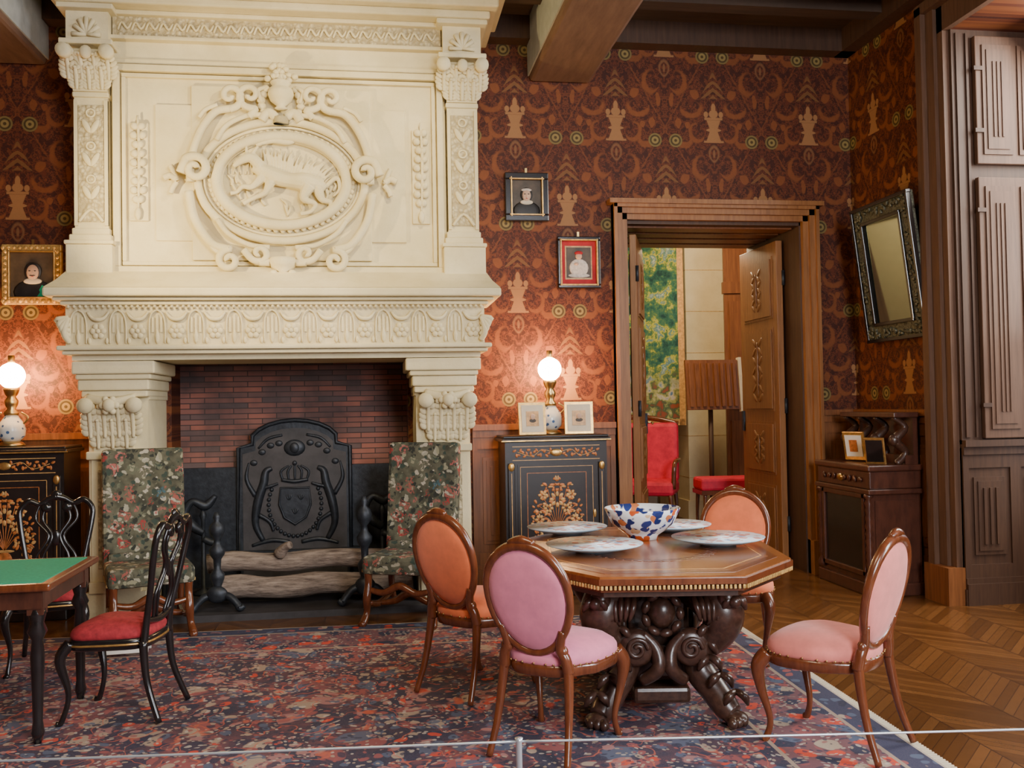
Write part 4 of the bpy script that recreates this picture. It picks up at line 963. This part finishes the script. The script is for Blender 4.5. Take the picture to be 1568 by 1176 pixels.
# ---------------------------------------------------------------- black lacquer chairs
def blackchair(name,x,y,ang):
    b=MB(); W='ebony'
    n=24; out=[]
    for i in range(n):
        a=2*pi*i/n; c,s=math.cos(a),math.sin(a)
        sx=abs(c)**.5*(1 if c>0 else -1); sy=abs(s)**.5*(1 if s>0 else -1); w=.20+.03*sy; out.append((sx*w,sy*.20))
    b.rings([[Vector((p[0]*k,p[1]*k,z)) for p in out] for k,z in ((.97,.36),(1.02,.37),(1.02,.40),(1.0,.415))],W); b.cushion(out,.41,.46,.035,'redv')
    b.tube([(p[0]*1.03,p[1]*1.03,.388,.006) for p in out],'gold',6,1,True,1,True)
    for s in (-1,1):
        b.tube([(s*.19,.17,.4,.03),(s*.215,.21,.32,.026),(s*.19,.18,.15,.014),(s*.20,.21,.02,.014),(s*.205,.235,.005,.016)],W,10)
        b.tube([(s*.16,-.18,.4,.022),(s*.165,-.2,.2,.017),(s*.19,-.27,.005,.015)],W,10)
        b.tube([(s*.155,-.18,.38,.022),(s*.15,-.195,.5,.018),(s*.175,-.225,.65,.016),(s*.205,-.255,.82,.017),(s*.21,-.275,.92,.017),(s*.16,-.285,.975,.02),(s*.1,-.285,.955,.017),(s*.05,-.285,.985,.018),(0,-.287,1.0,.026)],W,10)
        for k,xo in enumerate((.045,.085)):
            b.tube([(s*xo,-.20,.50,.009),(s*(xo+.03),-.225,.62,.009),(s*(xo*.5),-.245,.75,.011),(s*(xo+.035),-.268,.86,.009),(s*xo*1.1,-.285,.96,.009)],W,8)
        b.lathe([(.005,-.012),(.03,-.012),(.03,.012),(.005,.012)],(s*.06,-.28,.93),W,12,Rx(pi/2))
    b.tube([(-.15,-.193,.50,.014),(0,-.2,.48,.018),(.15,-.193,.50,.014)],W); b.ell((0,-.283,1.01),(.035,.015,.03),W); b.ell((0,-.245,.74),(.03,.012,.05),W); b.tube([(-.04,-.272,.985,.004),(0,-.272,.995,.006),(.04,-.272,.985,.004)],'gold')
    return b.build(name,(x,y,.014),ang-pi/2)
blackchair("lacquer_chair",-1.30,5.06,math.radians(170)); blackchair("lacquer_chair.001",-1.98,6.1,math.radians(-80))
b=MB(); b.box((0,0,.12),(.28,.012,.22),'white',Rx(-.4)); b.box((0,.07,.11),(.28,.012,.22),'white',Rx(.4)); b.build("information_card",(-1.58,6.24,.012),.1)
# ---------------------------------------------------------------- rope barrier
b=MB()
def rope(p,q): b.tube([(*p,.60,.0035),((p[0]+q[0])/2,(p[1]+q[1])/2,.592,.0035),(*q,.60,.0035)],'chrome',8,10)
ps=[(-2.6,2.95),(.39,2.63),(3.3,2.3)]
rope(ps[0],ps[1]); rope(ps[1],ps[2])
for p in ps: b.lathe([(.09,.014),(.09,.024),(.012,.03),(.009,.04),(.009,.6),(.012,.61)],(*p,0),'chrome',16)
b.build("rope_barrier")
# ---------------------------------------------------------------- lights
def area(name,loc,target,sx,sy,power,col):
    l=bpy.data.lights.new(name,'AREA'); l.shape='RECTANGLE'; l.size=sx; l.size_y=sy; l.energy=power; l.color=col
    o=bpy.data.objects.new(name,l); bpy.context.collection.objects.link(o); o.location=loc
    o.rotation_euler=(Vector(target)-Vector(loc)).to_track_quat('-Z','Y').to_euler(); return o
area("window_daylight",(5.7,5.3,3.3),(2.6,5.0,.8),1.8,3.0,290,(1,.93,.84))
area("window_daylight.001",(5.7,1.6,3.2),(1.0,4.4,.9),1.9,3.2,620,(.92,.95,1))
area("window_daylight.002",(2.4,YB-.35,3.0),(.4,5.2,.7),1.9,3.0,560,(.93,.95,1))
area("ceiling_fill",(-.2,2.2,4.3),(-.3,5.8,.9),1.6,1.0,90,(1,.80,.54))  # added unseen area lamp, weak warm fill for the whole room
def spot(name,loc,target,power,col,ang,r=.1):
    l=bpy.data.lights.new(name,'SPOT'); l.energy=power; l.color=col; l.spot_size=math.radians(ang); l.spot_blend=.8; l.shadow_soft_size=r
    o=bpy.data.objects.new(name,l); bpy.context.collection.objects.link(o); o.location=loc
    o.rotation_euler=(Vector(target)-Vector(loc)).to_track_quat('-Z','Y').to_euler()
spot("fireplace_spot",(-2.35,6.0,2.75),(-.75,7.4,3.35),260,(1,.76,.34),95,.04)
spot("fireplace_spot.001",(.7,5.4,4.5),(-.5,7.4,3.2),210,(1,.78,.38),75,.05)
spot("hearth_fill_spot",(-.6,4.6,3.6),(-.7,8.2,1.5),170,(1,.80,.62),30)  # added spot that brightens the firebox brick
l=bpy.data.lights.new("next_room_light",'POINT'); l.energy=180; l.color=(1,.76,.46); l.shadow_soft_size=.3
o=bpy.data.objects.new("next_room_light",l); bpy.context.collection.objects.link(o); o.location=(3.4,10.0,3.6)
w=bpy.data.worlds.new("w"); bpy.context.scene.world=w; w.use_nodes=True
w.node_tree.nodes["Background"].inputs[0].default_value=(.75,.85,1,1); w.node_tree.nodes["Background"].inputs[1].default_value=.8
# ---------------------------------------------------------------- camera
cd=bpy.data.cameras.new("camera"); cd.sensor_width=36; cd.lens=1750/1920*36; co=bpy.data.objects.new("camera",cd); bpy.context.collection.objects.link(co)
Rm=Matrix.Rotation(math.radians(-8.4),4,'Z')@Matrix.Rotation(math.radians(91.3),4,'X')@Matrix.Rotation(math.radians(-1.0),4,'Z')
co.matrix_world=Matrix.Translation((0,0,1.55))@Rm; cd.clip_start=.05
bpy.context.scene.camera=co
